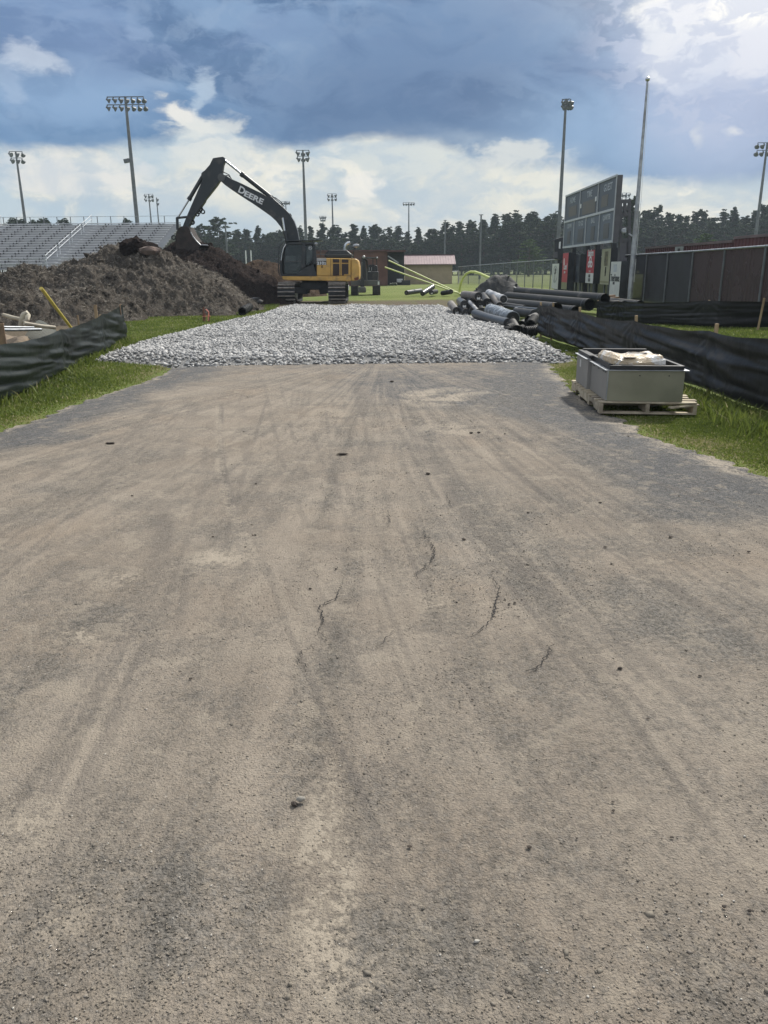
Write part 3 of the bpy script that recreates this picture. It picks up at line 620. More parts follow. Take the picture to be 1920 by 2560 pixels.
# ------------------------------------------------------------------ silt fences
def silt(name, label, pts, tops, stakes, m, seed, amp=.045, parent_loc=None, flap=.12, stake_ext=.12, side=1, group=None, zig=1.0, fs=1):
    """pts: ground points along the fence; tops: heights there; stakes: list of arc parameters"""
    pts = [Vector(p_) for p_ in pts]; L = [0]
    for a, b in zip(pts, pts[1:]): L.append(L[-1]+(b-a).length)
    n = max(40, int(L[-1]/.045)); s = np.linspace(0, L[-1], n); k = 34
    cx = np.interp(s, L, [p_.x for p_ in pts]); cy = np.interp(s, L, [p_.y for p_ in pts]); ht = np.interp(s, L, tops)
    tx = np.gradient(cx); ty = np.gradient(cy); q = np.hypot(tx, ty); nx, ny = -ty/q, tx/q
    st = np.array(stakes)*L[-1]; dist = np.min(np.abs(s[:, None]-st[None]), 1)
    ht = ht-.035*np.sin(np.clip(dist/.9, 0, 1)*PI/2)+.012*(fbm(s*1.5, s*0+seed, 3, seed)-.5)*2
    tz = np.linspace(0, 1, k)[None]; S = np.repeat(s[:, None], k, 1); D = np.repeat(dist[:, None], k, 1)
    sl = S*1.0+tz*1.4*zig
    w1 = (fbm(sl*.4, tz*4.2-S*.5*zig, 3, seed, .42)-.5)*2; w2 = (fbm(S*.9, tz*9-S*.9*zig, 2, seed+5, .4)-.5)*2
    rid = 1-np.abs((fbm(S*.45, tz*4.2-S*.7*zig, 3, seed+9)-.5)*2)*2.2
    near = np.exp(-(D/.10)**2)
    fold = np.sin(np.arctan2((1-tz)*ht[:, None]+.02, D+.02)*16)*np.exp(-np.hypot(D, (1-tz)*.8)/.5)
    off = (amp*(1.25*w1+.85*w2+.5*rid)+.018*fold)*(1-.75*near)*np.sin(np.clip(.12+tz*.9, 0, 1)*PI)**.45
    foot = flap*np.clip(1-tz/.10, 0, 1)*(-fs)
    X = cx[:, None]+nx[:, None]*(off*1.0+foot); Y = cy[:, None]+ny[:, None]*(off*1.0+foot)
    Z = tz*ht[:, None]*(1+.0*S)+.012+.02*(1-tz)*fbm(S*2, tz, 2, seed)
    root = thing(name, label, 'silt fence', tuple(pts[0]), 0, group)
    me = npmesh('fence_fabric', np.stack([X, Y, Z], -1).reshape(-1, 3), grid_faces(n, k))
    link('fence_fabric', me, m, root, smooth=True)
    for d in st:
        x = float(np.interp(d, s, cx)); y = float(np.interp(d, s, cy)); h = float(np.interp(d, s, ht)); a = float(np.interp(d, s, nx)); b_ = float(np.interp(d, s, ny))
        ex = stake_ext*random.uniform(.7, 1.3); tl = random.uniform(-.03, .03)
        MB().bar((x+a*.075*side, y+b_*.075*side, 0), (x+a*.055*side+tl, y+b_*.055*side+random.uniform(-.01, .01), h+ex), .042, .035).build('stake', M_WOOD, root, .003)
    return root
def hgt(u, v, g): # height of something seen at photo (u, v) standing over ground point g
    d = ray(u, v); return CAMZ+d.z*(g.y/d.y)
# left fence, end to beyond the frame
gL = [G(316, 853), G(265, 885), G(215, 908), G(150, 947), G(75, 988), G(0, 1018), G(-140, 1090), G(-420, 1240)]
hL = [.83, .74, .70, .69, .71, .75, .78, .80]
silt('silt_fence', 'sagging dark green silt fence on the left verge in front of the brown spoil heap', gL, hL, [.0, .22, .47, .80], M_FABL, 3, .055, stake_ext=.0, side=-1, zig=1.0, fs=1)
def stake(u, vb, vt, label, w_=.05, y=None, m=None, du=0, nm='wooden_stake'):
    g = G(u, vb) if y is None else Vector((P(u, vb, y).x, y, 0)); h = hgt(u, vt, g)
    r = thing(nm, label, 'stake', tuple(g)); MB().bar((g.x, g.y, -.0), (g.x+du, g.y, h), w_, .02).build('post', m or M_WOOD, r, .003); return r
M_WOODD = mat('weathered_wood', (.24, .16, .10), (.15, .10, .07), 9, .9)
stake(28, 1000, 808, 'short brown wooden stake showing over the left fence beside the metal rails', .10, 10.4, M_WOODD)
stake(205, 880, 788, 'thin pale wooden stake poking over the middle of the left fence', .03, 16.2)
stake(249, 860, 762, 'tall orange-brown wooden stake behind the raised end of the left fence', .065, 16.9)
stake(309, 850, 762, 'thin grey stake at the free end of the left fence', .02, 17.95, M_WOODD)
# near right fence
gR = [G(1342, 841), G(1400, 862), G(1505, 898), G(1711, 968), G(1815, 1008), G(1920, 1044), G(2180, 1160), G(2500, 1330)]
gR[2] = Vector((G(1505, 898).x, G(1505, 898).y, 0))
tR = [hgt(u, v, g) for (u, v), g in zip([(1345, 763), (1402, 769), (1512, 793), (1721, 824), (1818, 838), (1920, 843)], gR)]
tR = [min(max(q, .6), .9) for q in tR]+[.76, .78]
silt('silt_fence', 'near black silt fence on the right verge behind the metal box and pallet', gR, tR, [.005, .075, .225, .435, .62, .88], M_FABR, 8, .05, stake_ext=.09, side=1, zig=-.8, fs=-1)
# far right fence
gF = [G(1490, 800), G(1602, 812), G(1790, 822), G(1920, 821), G(2160, 822), G(2500, 830)]
tF = [min(max(hgt(u, v, g), .55), .85) for (u, v), g in zip([(1500, 757), (1602, 754), (1790, 752), (1920, 752), (2160, 745), (2500, 740)], gF)]
silt('silt_fence', 'far black silt fence running across below the flagpole', gF, tF, [.0, .10, .385, .7, 1.0], M_FABD, 14, .03, stake_ext=.02, side=1, flap=.05, zig=.3, fs=-1)
stake(1894, 828, 745, 'pale leaning stake in front of the far black fence at the right edge', .05, None, None, .06)
# grass behind the near fence
BG = [tuple(G(u, v)[:2]) for u, v in [(1480, 808), (1920, 824), (2400, 838), (2600, 1000), (1920, 900), (1700, 850)]]
X, Y = scatter(BG, 60000); blades('grass', X, Y, RNG.uniform(.03, .08, len(X)), 'strip of green grass between the two black fences on the right')
# ------------------------------------------------------------------ pallet and metal box
M_BOX = mat('box_metal', (.27, .268, .205), (.215, .215, .165), 2.2, .34, metal=.35, dirt=(.19, .19, .16), dscale=.9, dlo=.55, dhi=.85)  # olive tint paints the grass reflected in the metal
M_BOXS = mat('box_side_metal', (.27, .265, .25), (.225, .22, .21), 2.2, .5, metal=.2)
M_GASK = mat('gasket_black', (.018, .019, .022), (.012, .013, .015), 5, .5)
A = G(1497, 1042); Bq = G(1752, 1046); C = G(1428, 982)          # near-left, near-right, far-left corners on the ground
ux = (Bq-A).normalized(); Wp = 1.13; vy = Vector((-ux.y, ux.x, 0)); Dp = 1.75
ang = math.atan2(ux.y, ux.x)
sk = (C-A); dv = sk.normalized(); Dp = sk.length                     # the pallet runs back along this line
pl = thing('wooden_pallet', 'pale wooden pallet on the asphalt edge carrying the metal box', 'pallet', tuple(A))
def q(a, b, z=0.0): return A+ux*a+dv*b+Vector((0, 0, z))
def slab(mb, a0, a1, b0, b1, z0, z1):      # box on the pallet's own axes
    mb.add([q(a, b, z) for z in (z0, z1) for b in (b0, b1) for a in (a0, a1)], [(0, 2, 3, 1), (4, 5, 7, 6), (0, 1, 5, 4), (2, 6, 7, 3), (0, 4, 6, 2), (1, 3, 7, 5)])
zb = .035
for a in (0, .485, .972):                    # stringers with two notches
    mb = MB(); h0, h1 = zb+.02, zb+.11
    prof = [(0, h0), (.30, h0), (.34, h0+.04), (.54, h0+.04), (.58, h0), (Dp-.58, h0), (Dp-.54, h0+.04), (Dp-.34, h0+.04), (Dp-.30, h0), (Dp, h0), (Dp, h1), (0, h1)]
    mb.prism([q(a, b, z) for b, z in prof], (0, 0, 0), ux*.038); mb.build('stringer', M_PALLET, pl)
nb = 11
for i in range(nb):
    b = i*(Dp-.09)/(nb-1); mb = MB(); dz = random.uniform(0, .003)
    slab(mb, -.01+random.uniform(-.01, .01), 1.02+random.uniform(-.02, .02)+(.05 if i in (1, 3) else 0), b+.006, b+.092, zb+.111+dz, zb+.129+dz); mb.build('deck_board', M_PALLET, pl, .002)
for b in (0, Dp*.33, Dp*.66, Dp-.1):
    mb = MB(); slab(mb, 0, 1.01, b, b+.10, zb, zb+.0185); mb.build('bottom_board', M_PALLET, pl, .002)
mb = MB(); mb.bar(q(.72, -.03, .115), q(1.03, .05, .14), .07, .014); mb.build('split_board', M_PALLET, pl)
zt = zb+.133
bx_ = thing('metal_box', 'grey metal equipment curb box in two sections lying on the wooden pallet', 'metal box', tuple(q(.1, .05, zt)))
a0, a1, b0, b1 = .065, .86, .03, Dp-.12; H = .325; bm_ = .52*Dp; hw = .012
mb = MB(); slab(mb, a0, a1, b0, b0+hw, zt, zt+H); mb.build('front_panel', M_BOX, bx_, .003)
mb = MB(); slab(mb, a0, a1, b1-hw, b1, zt, zt+H+.03); mb.build('rear_panel', M_BOX, bx_, .003)
mb = MB(); slab(mb, a0-.002, a0+hw, b0+.013, bm_, zt, zt+H); mb.build('side_panel', M_BOXS, bx_, .003)
mb = MB(); slab(mb, a0-.04, a0-.028, bm_+.003, b1, zt+.0, zt+H+.02); mb.build('side_panel', M_BOXS, bx_, .003)
mb = MB(); slab(mb, a0-.04, a0+.012, bm_-.008, bm_+.002, zt, zt+H+.02); mb.build('step_panel', M_BOXS, bx_)
mb = MB(); slab(mb, a1-hw, a1+.003, b0+.013, b1-.013, zt, zt+H); mb.build('side_panel', M_BOX, bx_, .003)
mb = MB(); slab(mb, a0+.02, a1-.02, b0+.02, b1-.02, zt+.02, zt+.03); mb.build('floor_panel', M_BOXS, bx_)
mb = MB()                                      # flanges round the rim
slab(mb, a0-.03, a1+.04, b0-.02, b0+.03, zt+H+.001, zt+H+.009); slab(mb, a0-.03, a0+.03, b0+.031, bm_, zt+H+.001, zt+H+.009)
slab(mb, a1-.03, a1+.04, b0+.031, b1, zt+H+.001, zt+H+.009); slab(mb, a0-.07, a0-.01, bm_+.004, b1, zt+H+.021, zt+H+.03)
mb.build('rim_flange', M_STEEL, bx_, .002)
mb = MB(); mb.bar(q(a0+.004, b0-.004, zt+.01), q(a0+.004, b0-.004, zt+H), .012, .012); mb.build('corner_strip', M_STEEL, bx_)
mb = MB(); z0, z1 = zt+H+.010, zt+H+.055          # black frame on top, with an inner rail
slab(mb, a0+.02, a1-.01, b0+.0, b0+.05, z0, z1); slab(mb, a0+.02, a0+.06, b0+.051, b1-.05, z0, z1+.01); slab(mb, a1-.05, a1-.01, b0+.051, b1-.05, z0, z1)
slab(mb, a0+.02, a1-.01, b1-.049, b1, z0, z1+.03); slab(mb, a0+.061, a1-.051, bm_+.2, bm_+.24, z0, z1); slab(mb, a1-.22, a1-.18, b0+.051, bm_+.19, z0, z1-.01)
slab(mb, a0-.03, a0+.018, bm_+.02, b1, zt+H+.032, zt+H+.07)
mb.build('gasket_frame', M_GASK, bx_, .004)
mb = MB(); [slab(mb, a0+.09, a1-.23, bm_-.25+k*.09, bm_-.22+k*.09, z0-.06, z0-.02) for k in range(9)]; mb.build('inner_rail', M_GASK, bx_)
mb = MB(); mb.add([q(a0-.042, bm_+.42, zt+.21), q(a0-.042, bm_+.50, zt+.21), q(a0-.042, bm_+.50, zt+.30), q(a0-.042, bm_+.42, zt+.30)], [(0, 1, 2, 3)]); mb.build('paper_label', mat('paper', (.7, .7, .68)), bx_)
for b in (.10, .20, .45, .70): mb = MB(); slab(mb, a0-.008, a0-.002, b, b+.05, zt+H-.03, zt+H-.022); mb.build('vent_slot', M_GASK, bx_)
for a in (.4, .70): MB().lathe([(0, 0), (.007, 0), (.007, .004), (0, .004)], q(a, b0, zt+H-.05), -dv, 8).build('rivet', M_GASK, bx_)
# plastic wrapped packet
def wrap_mat(name, card, plastic):
    m, t, out = newmat(name); v = t.n('ShaderNodeTexCoord').outputs['Object']
    n1 = t.noise(v, 5, 6, .65, .8); n2 = t.noise(v, 2.0, 3, .5)
    col = t.mix(t.ss(n1, .50, .56), card, plastic); col = t.mix(t.m('MULTIPLY', t.ss(n2, .3, .5), .3), col, tuple(c*.7 for c in card))
    b = t.n('ShaderNodeBsdfPrincipled', None, Base_Color=col, Roughness=.25)
    bn = t.n('ShaderNodeBump', None, Height=t.noise(v, 14, 6, .65, 1.2), Strength=1.0, Distance=.02); t.t.links.new(bn.outputs[0], b.inputs['Normal'])
    t.t.links.new(b.outputs[0], out.inputs['Surface']); return m
M_PACK = wrap_mat('plastic_wrapped_card', (.56, .45, .31), (.80, .80, .79))
n = 40; U, V = np.meshgrid(np.linspace(0, 1, n), np.linspace(0, 1, n))
edge_ = np.minimum(np.minimum(U, 1-U), np.minimum(V, 1-V)); th = .055*sstep(edge_, 0, .07)
sagx = .05*(U-.5)**2*4*.6+.02*(1-V)
nse = .045*(fbm(U*5, V*5, 4, 90)-.5)
aa = a0+.04+U*.56+.03*(fbm(V*4, V*0, 3, 5)-.5); bb = .10+V*.66+.04*(fbm(U*4, U*0, 3, 6)-.5)
Z = z1+.004+th+sagx+nse*sstep(edge_, 0, .05)+.02*sstep(U, .35, .0)
vs = [tuple(q(float(a_), float(b_), float(z_))) for a_, b_, z_ in zip(aa.ravel(), bb.ravel(), Z.ravel())]
vs2 = [tuple(q(float(a_), float(b_), float(z1+.002))) for a_, b_ in zip(aa.ravel(), bb.ravel())]
fs = [tuple(f) for f in grid_faces(n, n)]
pk = MB(); pk.add(vs, fs)
rim = [i for i in range(n)]+[i*n+n-1 for i in range(1, n)]+[(n-1)*n+i for i in range(n-2, -1, -1)]+[i*n for i in range(n-2, 0, -1)]
pk.add([vs[i] for i in rim]+[vs2[i] for i in rim], [(i, (i+1) % len(rim), (i+1) % len(rim)+len(rim), i+len(rim)) for i in range(len(rim))])
pko = pk.build('wrapped_package', M_PACK, None, 0, True); setp(pko, 'flat cardboard package in torn clear plastic on top of the metal box', 'package')
MB().bar(q(.36, .42, z1+.095), q(.56, .44, z1+.092), .05, .006).build('black_strap', M_GASK, pko); MB().bar(q(.24, .12, z1+.075), q(.36, .12, z1+.075), .04, .006).build('black_strap', M_GASK, pko)
mb = MB(); mb.add([q(.118, .13, z1+.012), q(.118, .25, z1+.012), q(.14, .25, z1+.06), q(.14, .13, z1+.06)], [(0, 1, 2, 3)]); mb.build('blue_label', mat('blue_paper', (.12, .42, .62)), pko)
# tall weeds beside the pallet and along the near fence
X, Y = [], []
for i in range(2600):
    t_ = random.random(); p_ = G(1690, 990).lerp(G(1960, 1100), t_); X.append(p_.x+random.gauss(0, .16)); Y.append(p_.y+random.gauss(.0, .14))
for i in range(1500):
    t_ = random.random(); p_ = gL[0].lerp(gL[5], t_); X.append(p_.x+random.gauss(.05, .09)); Y.append(p_.y+random.gauss(-.02, .08))
X = np.array(X); Y = np.array(Y); blades('weeds', X, Y, RNG.uniform(.05, .19, len(X)), 'tall wispy weeds growing along the foot of the black fences')
# ------------------------------------------------------------------ small clods on the road
M_CLOD = mat('clod_earth', (.06, .048, .038), (.03, .024, .02), 30, .95, .003, 90)
def clod(u, v, r, label=None, group=None, sq=(1.3, 1, .55)):
    r = r*.78
    g = G(u, v, .036); o = MB().blobby((g.x, g.y, g.z+r*.3), r, 1 if r < .02 else 2, .3, sq).build('dirt_clod', M_CLOD)
    setp(o, label or 'small dark clod of dry earth lying on the dusty asphalt', 'clod', group or ('clods scattered on the asphalt' if not label else None)); return o
clod(735, 2012, .013, 'large dark clod beside a pale pebble in the foreground', sq=(1.2, 1, .9))
M_PEB = mat('pebble_stone', (.30, .28, .24), (.2, .19, .17), 40, .8, .001)
g = G(752, 2002, .04); setp(MB().blobby(g+Vector((0, 0, .006)), .011, 2, .15, (1.3, .8, .7)).build('pebble', M_PEB, None, 0, True), 'pale flat pebble touching the large foreground clod', 'pebble')
clod(275, 1110, .035, 'flattened leaf-like dark clod on the left of the road', sq=(1.6, .6, .35)); clod(856, 1137, .035, 'thin dark twiggy clod left of the road centre', sq=(1.8, .5, .3))
for u, v, r in [(1070, 1185, .022), (1160, 1349, .014), (1178, 1083, .022), (1197, 1082, .02), (1262, 1085, .012), (1677, 1343, .013), (1550, 1671, .011), (476, 1697, .008), (1273, 1510, .007), (1287, 1508, .009), (1513, 1368, .011), (1872, 1380, .012), (1534, 2027, .006), (1533, 2005, .005),
                (1322, 2119, .008), (1023, 2117, .007), (1442, 2096, .005), (1667, 2280, .005), (1811, 2267, .006), (1875, 2278, .006), (775, 1472, .009), (638, 1338, .008), (632, 1338, .006), (840, 1423, .009), (532, 1342, .008), (1680, 2094, .005), (1320, 1282, .01), (1500, 1257, .012), (980, 955, .03), (963, 908, .03), (1620, 1796, .006), (1310, 1378, .008), (1750, 1690, .008), (1180, 1750, .006), (640, 1210, .01), (330, 1240, .012)]:
    clod(u, v, r)
# ------------------------------------------------------------------ spoil heaps
def heap_mat(name, c1, c2, c3):
    m, t, out = newmat(name); v = t.n('ShaderNodeNewGeometry').outputs['Position']
    n1 = t.noise(v, .7, 6, .6); n2 = t.noise(v, 5, 7, .7, .6); n3 = t.noise(v, 22, 6, .75)
    col = t.mix(t.ss(n1, .38, .62), c2, c1); col = t.mix(t.m('MULTIPLY', t.ss(n2, .5, .68), .75), col, c3); col = t.mix(t.m('MULTIPLY', t.ss(n2, .46, .32), .7), col, tuple(c*.4 for c in c2))  # low spots of the relief darkened, painting shade into the crevices
    b = t.n('ShaderNodeBsdfPrincipled', None, Base_Color=col, Roughness=1.0); b.inputs['Specular IOR Level'].default_value = .05
    bn = t.n('ShaderNodeBump', None, Height=t.m('ADD', t.m('MULTIPLY', n2, .7), n3), Strength=1.0, Distance=.22); t.t.links.new(bn.outputs[0], b.inputs['Normal'])
    t.t.links.new(b.outputs[0], out.inputs['Surface']); return m
def heap(name, label, ridge, slope, bounds, res, m, seed, rough, fibre, fm, foot=1.0, mini=None):
    x0, x1, y0, y1 = bounds; X, Y = np.meshgrid(np.arange(x0, x1, res), np.arange(y0, y1, res))
    wx_ = (fbm(X*.7, Y*.7, 4, seed)-.5)*1.6; wy_ = (fbm(X*.7, Y*.7, 4, seed+3)-.5)*1.6
    H = np.full(X.shape, -9.)
    for a, b in list(zip(ridge, ridge[1:]))+list(zip(mini or [], (mini or [])[1:])):
        dx, dy = b[0]-a[0], b[1]-a[1]; L2 = dx*dx+dy*dy+1e-6
        tp = np.clip(((X+wx_*.5-a[0])*dx+(Y+wy_*.5-a[1])*dy)/L2, 0, 1); d = np.hypot(X+wx_*.4-a[0]-tp*dx, Y+wy_*.4-a[1]-tp*dy)
        z = a[2]+(b[2]-a[2])*tp; H = np.maximum(H, z-slope*(np.sqrt(d*d+.25)-.5))
    cover = sstep(H, -.15, .35)
    big = (fbm(X*1.1, Y*1.1, 5, seed+7, .58)-.5)*2; bil = np.abs(fbm(X*2.6+wx_, Y*2.6+wy_, 4, seed+11)-.5)*2; bil2 = np.abs(fbm(X*6+wx_*2, Y*6, 3, seed+15)-.5)*2
    H = H+cover*rough*(.34*big+.34*(.38-bil)+.26*(.38-bil2)+.10*(fbm(X*13, Y*13, 2, seed+19)-.5)+.06)
    Z = np.where(H > -.12, H, -.12)
    F_ = grid_faces(*X.shape); zf = Z.ravel(); keep = zf[F_].max(1) > -.05; F_ = F_[keep]
    used = np.unique(F_); mp = np.full(X.size, -1); mp[used] = np.arange(len(used))
    V = np.stack([X, Y, Z], -1).reshape(-1, 3)[used]
    root = thing(name, label, 'spoil heap', (ridge[0][0], ridge[0][1], 0))
    me = npmesh('heap_surface', V, mp[F_]); link('heap_surface', me, m, root, smooth=True)
    up_ = V[V[:, 2] > .02]
    if fibre:
        # matted roots and straw lying over the earth
        idx = RNG.integers(0, len(up_), fibre); p0 = up_[idx]+RNG.normal(0, res*.5, (fibre, 3)); p0[:, 2] = up_[idx][:, 2]+RNG.uniform(-.01, .03, fibre)
        cl = np.stack([fbm(p0[:, 0]*1.2, p0[:, 1]*1.2, 3, seed+30), fbm(p0[:, 0]*1.2, p0[:, 1]*1.2, 3, seed+33)], -1)-.5
        ang = np.arctan2(cl[:, 1], cl[:, 0])+RNG.normal(0, .9, fibre); Lg = RNG.uniform(.05, .22, fibre); d = np.stack([np.cos(ang)*Lg, np.sin(ang)*Lg, RNG.normal(-.02, .07, fibre)], -1)
        wv = np.stack([-np.sin(ang), np.cos(ang), RNG.normal(.4, .5, fibre)], -1)*RNG.uniform(.002, .007, (fibre, 1))
        V2 = np.stack([p0-wv, p0+wv, p0+d], 1).reshape(-1, 3); F2 = np.arange(fibre*3).reshape(-1, 3)
        link('root_straw', npmesh('root_straw', V2, F2, dict(var=np.repeat(RNG.random(fibre), 3))), fm, root)['kind'] = 'stuff'
    nC = int(len(V)*.012); idx = RNG.integers(0, len(up_), nC); R = RNG.uniform(.03, .10, nC)*(1+(RNG.random(nC) > .95)*1.2)
    V3 = up_[idx]; k = rocks('clods', V3[:, 0], V3[:, 1], V3[:, 2]+R*.2, R, m, RNG.random(nC), .8); k.parent = root; k.matrix_parent_inverse = WORLDM[root.name].inverted(); k['kind'] = 'stuff'; k.name = 'earth_clods'
    return root
M_HEAP1 = heap_mat('grey_brown_spoil', (.185, .163, .140), (.112, .098, .085), (.27, .245, .21))
M_HEAP2 = heap_mat('dark_topsoil', (.055, .042, .038), (.036, .028, .027), (.085, .066, .058))
M_HEAP3 = heap_mat('brown_spoil', (.12, .085, .062), (.08, .058, .045), (.16, .125, .09))
M_STRAW1 = varmat('straw_grey', [(0, (.065, .057, .048)), (.5, (.21, .19, .16)), (1, (.36, .33, .28))], .9)
M_STRAW2 = varmat('straw_dark', [(0, (.03, .024, .022)), (.6, (.07, .055, .048)), (1, (.13, .10, .085))], .9)
def rp3(l): return [(P(u, v, y).x, y, P(u, v, y).z) for u, v, y in l]
heap('earth_heap', 'broad grey-brown spoil heap with matted roots behind the left fence', rp3([(-260, 712, 31), (-90, 690, 31.5), (20, 706, 31), (70, 678, 31), (140, 676, 31.5), (235, 655, 32), (300, 628, 32), (390, 636, 32), (440, 690, 31.2), (500, 742, 30.2), (548, 776, 29)]),
     .62, (-24, -4.5, 20.5, 38), .05, M_HEAP1, 5, 1.0, 130000, M_STRAW1, mini=[(-26, 25, 1.2), (-14, 24.6, .85), (-11, 25.2, .85), (-9.4, 26.6, .75)])
heap('earth_heap', 'dark moist topsoil heap under the excavator bucket', rp3([(380, 650, 40.5), (430, 624, 40.2), (490, 616, 40.2), (530, 628, 40), (565, 645, 40), (600, 676, 40), (650, 706, 39.5), (700, 738, 38.6), (722, 755, 38.2)]),
     .72, (-17, -3.6, 34.3, 47), .07, M_HEAP2, 23, .9, 16000, M_STRAW2)
heap('earth_heap', 'low brown spoil heap beyond the dark heap left of the excavator cab', rp3([(560, 680, 50), (600, 668, 50), (640, 662, 50), (690, 668, 50), (740, 700, 50)]),
     .7, (-14, -3, 46, 54), .10, M_HEAP3, 41, .8, 5000, M_STRAW2)
# lump on top of the near heap
lump = MB()
for i in range(26):
    c = P(random.uniform(312, 392), random.uniform(606, 645), 31.9); lump.blobby((c.x, 31.9+random.uniform(-.4, .4), c.z-.05), random.uniform(.16, .34), 2, .28, (1.1, 1, .8))
for i in range(9):
    c = P(random.uniform(310, 350), random.uniform(600, 612), 31.9); lump.blobby((c.x, 31.9+random.uniform(-.3, .3), c.z-.08), random.uniform(.14, .24), 2, .3)
lo_ = lump.build('soil_lump', M_HEAP2, None, 0, False); setp(lo_, 'dark clotted lump of sod crowning the near grey-brown heap', 'soil lump')
g = P(372, 627, 31.4); setp(MB().blobby(g, .34, 2, .14, (1.3, .7, .5)).build('clay_block', mat('red_clay', (.17, .125, .105), (.11, .085, .075), 4, .95, .02, 12)), 'reddish-brown clay block wedged in the top of the near heap', 'clay')
M_PCL = mat('pale_clay', (.20, .185, .155), (.13, .12, .10), 6, .95)
for u, v, lb in [(543, 752, 'topmost'), (548, 762, 'middle'), (556, 770, 'lowest')]:
    g = G(u, v+8); setp(MB().blobby((g.x, g.y, .14), .19, 1, .25, (1, .7, .9)).build('clay_slab', M_PCL), lb+' of the pale clay slabs at the right foot of the near heap', 'clay')
# ------------------------------------------------------------------ things left of the road
M_BLK = mat('black_plastic', (.012, .013, .014), (.007, .008, .008), 4, .55, spec=.3, dirt=(.12, .11, .10), dscale=1.1, dlo=.56, dhi=.8)
M_ORG = mat('orange_tape', (.75, .28, .22), (.6, .2, .16), 4, .6); M_RUST = mat('rust_wood', (.20, .09, .06), (.13, .06, .045), 8, .9)
g = G(509, 806); r = thing('survey_stake', 'reddish survey stakes tied with pink-orange tape on the grass left of the gravel', 'survey stake', tuple(g))
for u, vt, vb, w_ in [(509, 768, 806, .05), (513, 782, 806, .03), (523, 786, 806, .035)]:
    h = P(u, vt, g.y); b = P(u, vb, g.y); MB().bar((b.x, g.y, 0), (h.x, g.y, h.z), w_, .03).build('stake', M_RUST, r)
mb = MB(); a = P(505, 791, g.y-.04); b = P(526, 790, g.y-.04); mb.bar(a, b, .05, .012); mb.bar(P(514, 773, g.y-.04), P(522, 780, g.y-.04), .025, .03); mb.bar(P(522, 780, g.y-.04), P(520, 802, g.y-.04), .02, .03); mb.build('ribbon', M_ORG, r)
def corr(mb, a, b, r, pitch=.05, dep=.12, n=20, hollow=True):
    a = Vector(a); b = Vector(b); L = (b-a).length; k = max(4, int(L/pitch)); prof = []
    for i in range(k):
        z0 = i*L/k; z1_ = (i+1)*L/k; d = z1_-z0; prof += [(r*(1-dep), z0), (r*(1-dep), z0+d*.25), (r, z0+d*.4), (r, z0+d*.85), (r*(1-dep), z1_)]
    if hollow: prof = [(r*.80, L*.98), (r*.80, .02)][::-1]+[] and [(r*.8, L)]+[(r*.8, 0)]+prof+[(r*.8, L)]
    mb.lathe(prof, a, b-a, n)
mb = MB(); a = G(606, 790); b = G(628, 776); corr(mb, (a.x, a.y, .16), (b.x, b.y, .17), .15); r = thing('drain_pipe', 'short black corrugated pipe lying on the grass left of the gravel', 'pipe', (a.x, a.y, 0)); mb.build('pipe_wall', M_BLK, r, 0, True)
mb = MB(); mb.blobby((b.x+.1, b.y+.2, .36), .2, 2, .35, (1.6, 1, .6)); mb.blobby((b.x-.45, b.y+.1, .2), .16, 2, .35, (1.8, 1, .6)); mb.blobby((b.x-.9, b.y-.3, .08), .14, 2, .35, (2.4, 1, .4)); setp(mb.build('crumpled_fabric', M_FABD, None, 0, True), 'crumpled black cloth draped over the short corrugated pipe', 'fabric')
# debris behind the left fence
M_YEL = mat('yellow_paint', (.62, .50, .10), (.50, .40, .09), 5, .5); M_PVC = mat('pale_pipe', (.44, .40, .31), (.30, .26, .20), 3, .6); M_TAN = mat('tan_canvas', (.22, .17, .12), (.14, .11, .08), 4, .9, .03, 12)
a = P(172, 812, 16.6); b = P(104, 722, 15.6); d = (a-b); a = a+d*(-a.z/d.z)*1.0 if abs(d.z) > .01 else a
r = thing('yellow_pole', 'slanting yellow pole leaning behind the left fence', 'pole', (a.x, a.y, 0)); MB().tube([a, b], [.028, .033], 12).build('shaft', M_YEL, r, 0, True); MB().tube([b, b+(b-a).normalized()*.02], .035, 12).build('end_cap', M_YEL, r)
def rail(u0, v0, y0, u1, v1, y1, rr, m, label, nm='metal_rail'):
    a, b = P(u0, v0, y0), P(u1, v1, y1); o = MB().tube([a, a.lerp(b, .5)+Vector((0, 0, -.01)), b], rr, 10).build(nm, m, None, 0, True); setp(o, label, 'rail', None)
rail(-60, 823, 12.6, 102, 824, 14.2, .026, M_STEEL, 'lower bright grey metal rail lying behind the left fence')
rail(-60, 814, 13.2, 84, 819, 14.6, .022, M_STEEL, 'upper thin grey metal rail lying behind the left fence')
rail(8, 787, 15.5, 62, 800, 15.2, .036, M_PVC, 'pale tan pipe pointing up left behind the left fence'); rail(60, 808, 14.8, 138, 819, 15.2, .036, M_PVC, 'long pale tan pipe lying right of the tan canvas hump')
r = thing('canvas_heap', 'tan crumpled canvas hump over pipes behind the left fence', 'canvas', tuple(G(40, 860)))
U, V = np.meshgrid(np.linspace(0, 1, 60), np.linspace(0, 1, 30)); x0_ = P(-90, 800, 15).x; x1_ = P(100, 800, 15).x
XX_ = x0_+U*(x1_-x0_); YY_ = 14.3+V*2.6; ZZ_ = np.maximum(0, (.34+.32*(fbm(XX_*1.6, YY_*1.4, 4, 66)-.4)))*np.sin(np.clip(V, 0, 1)*PI)**.5*np.clip((1-U)*4, 0, 1)-.02
link('canvas_sheet', npmesh('canvas_sheet', np.stack([XX_, YY_, ZZ_], -1).reshape(-1, 3), grid_faces(30, 60)), M_TAN, r, smooth=True)
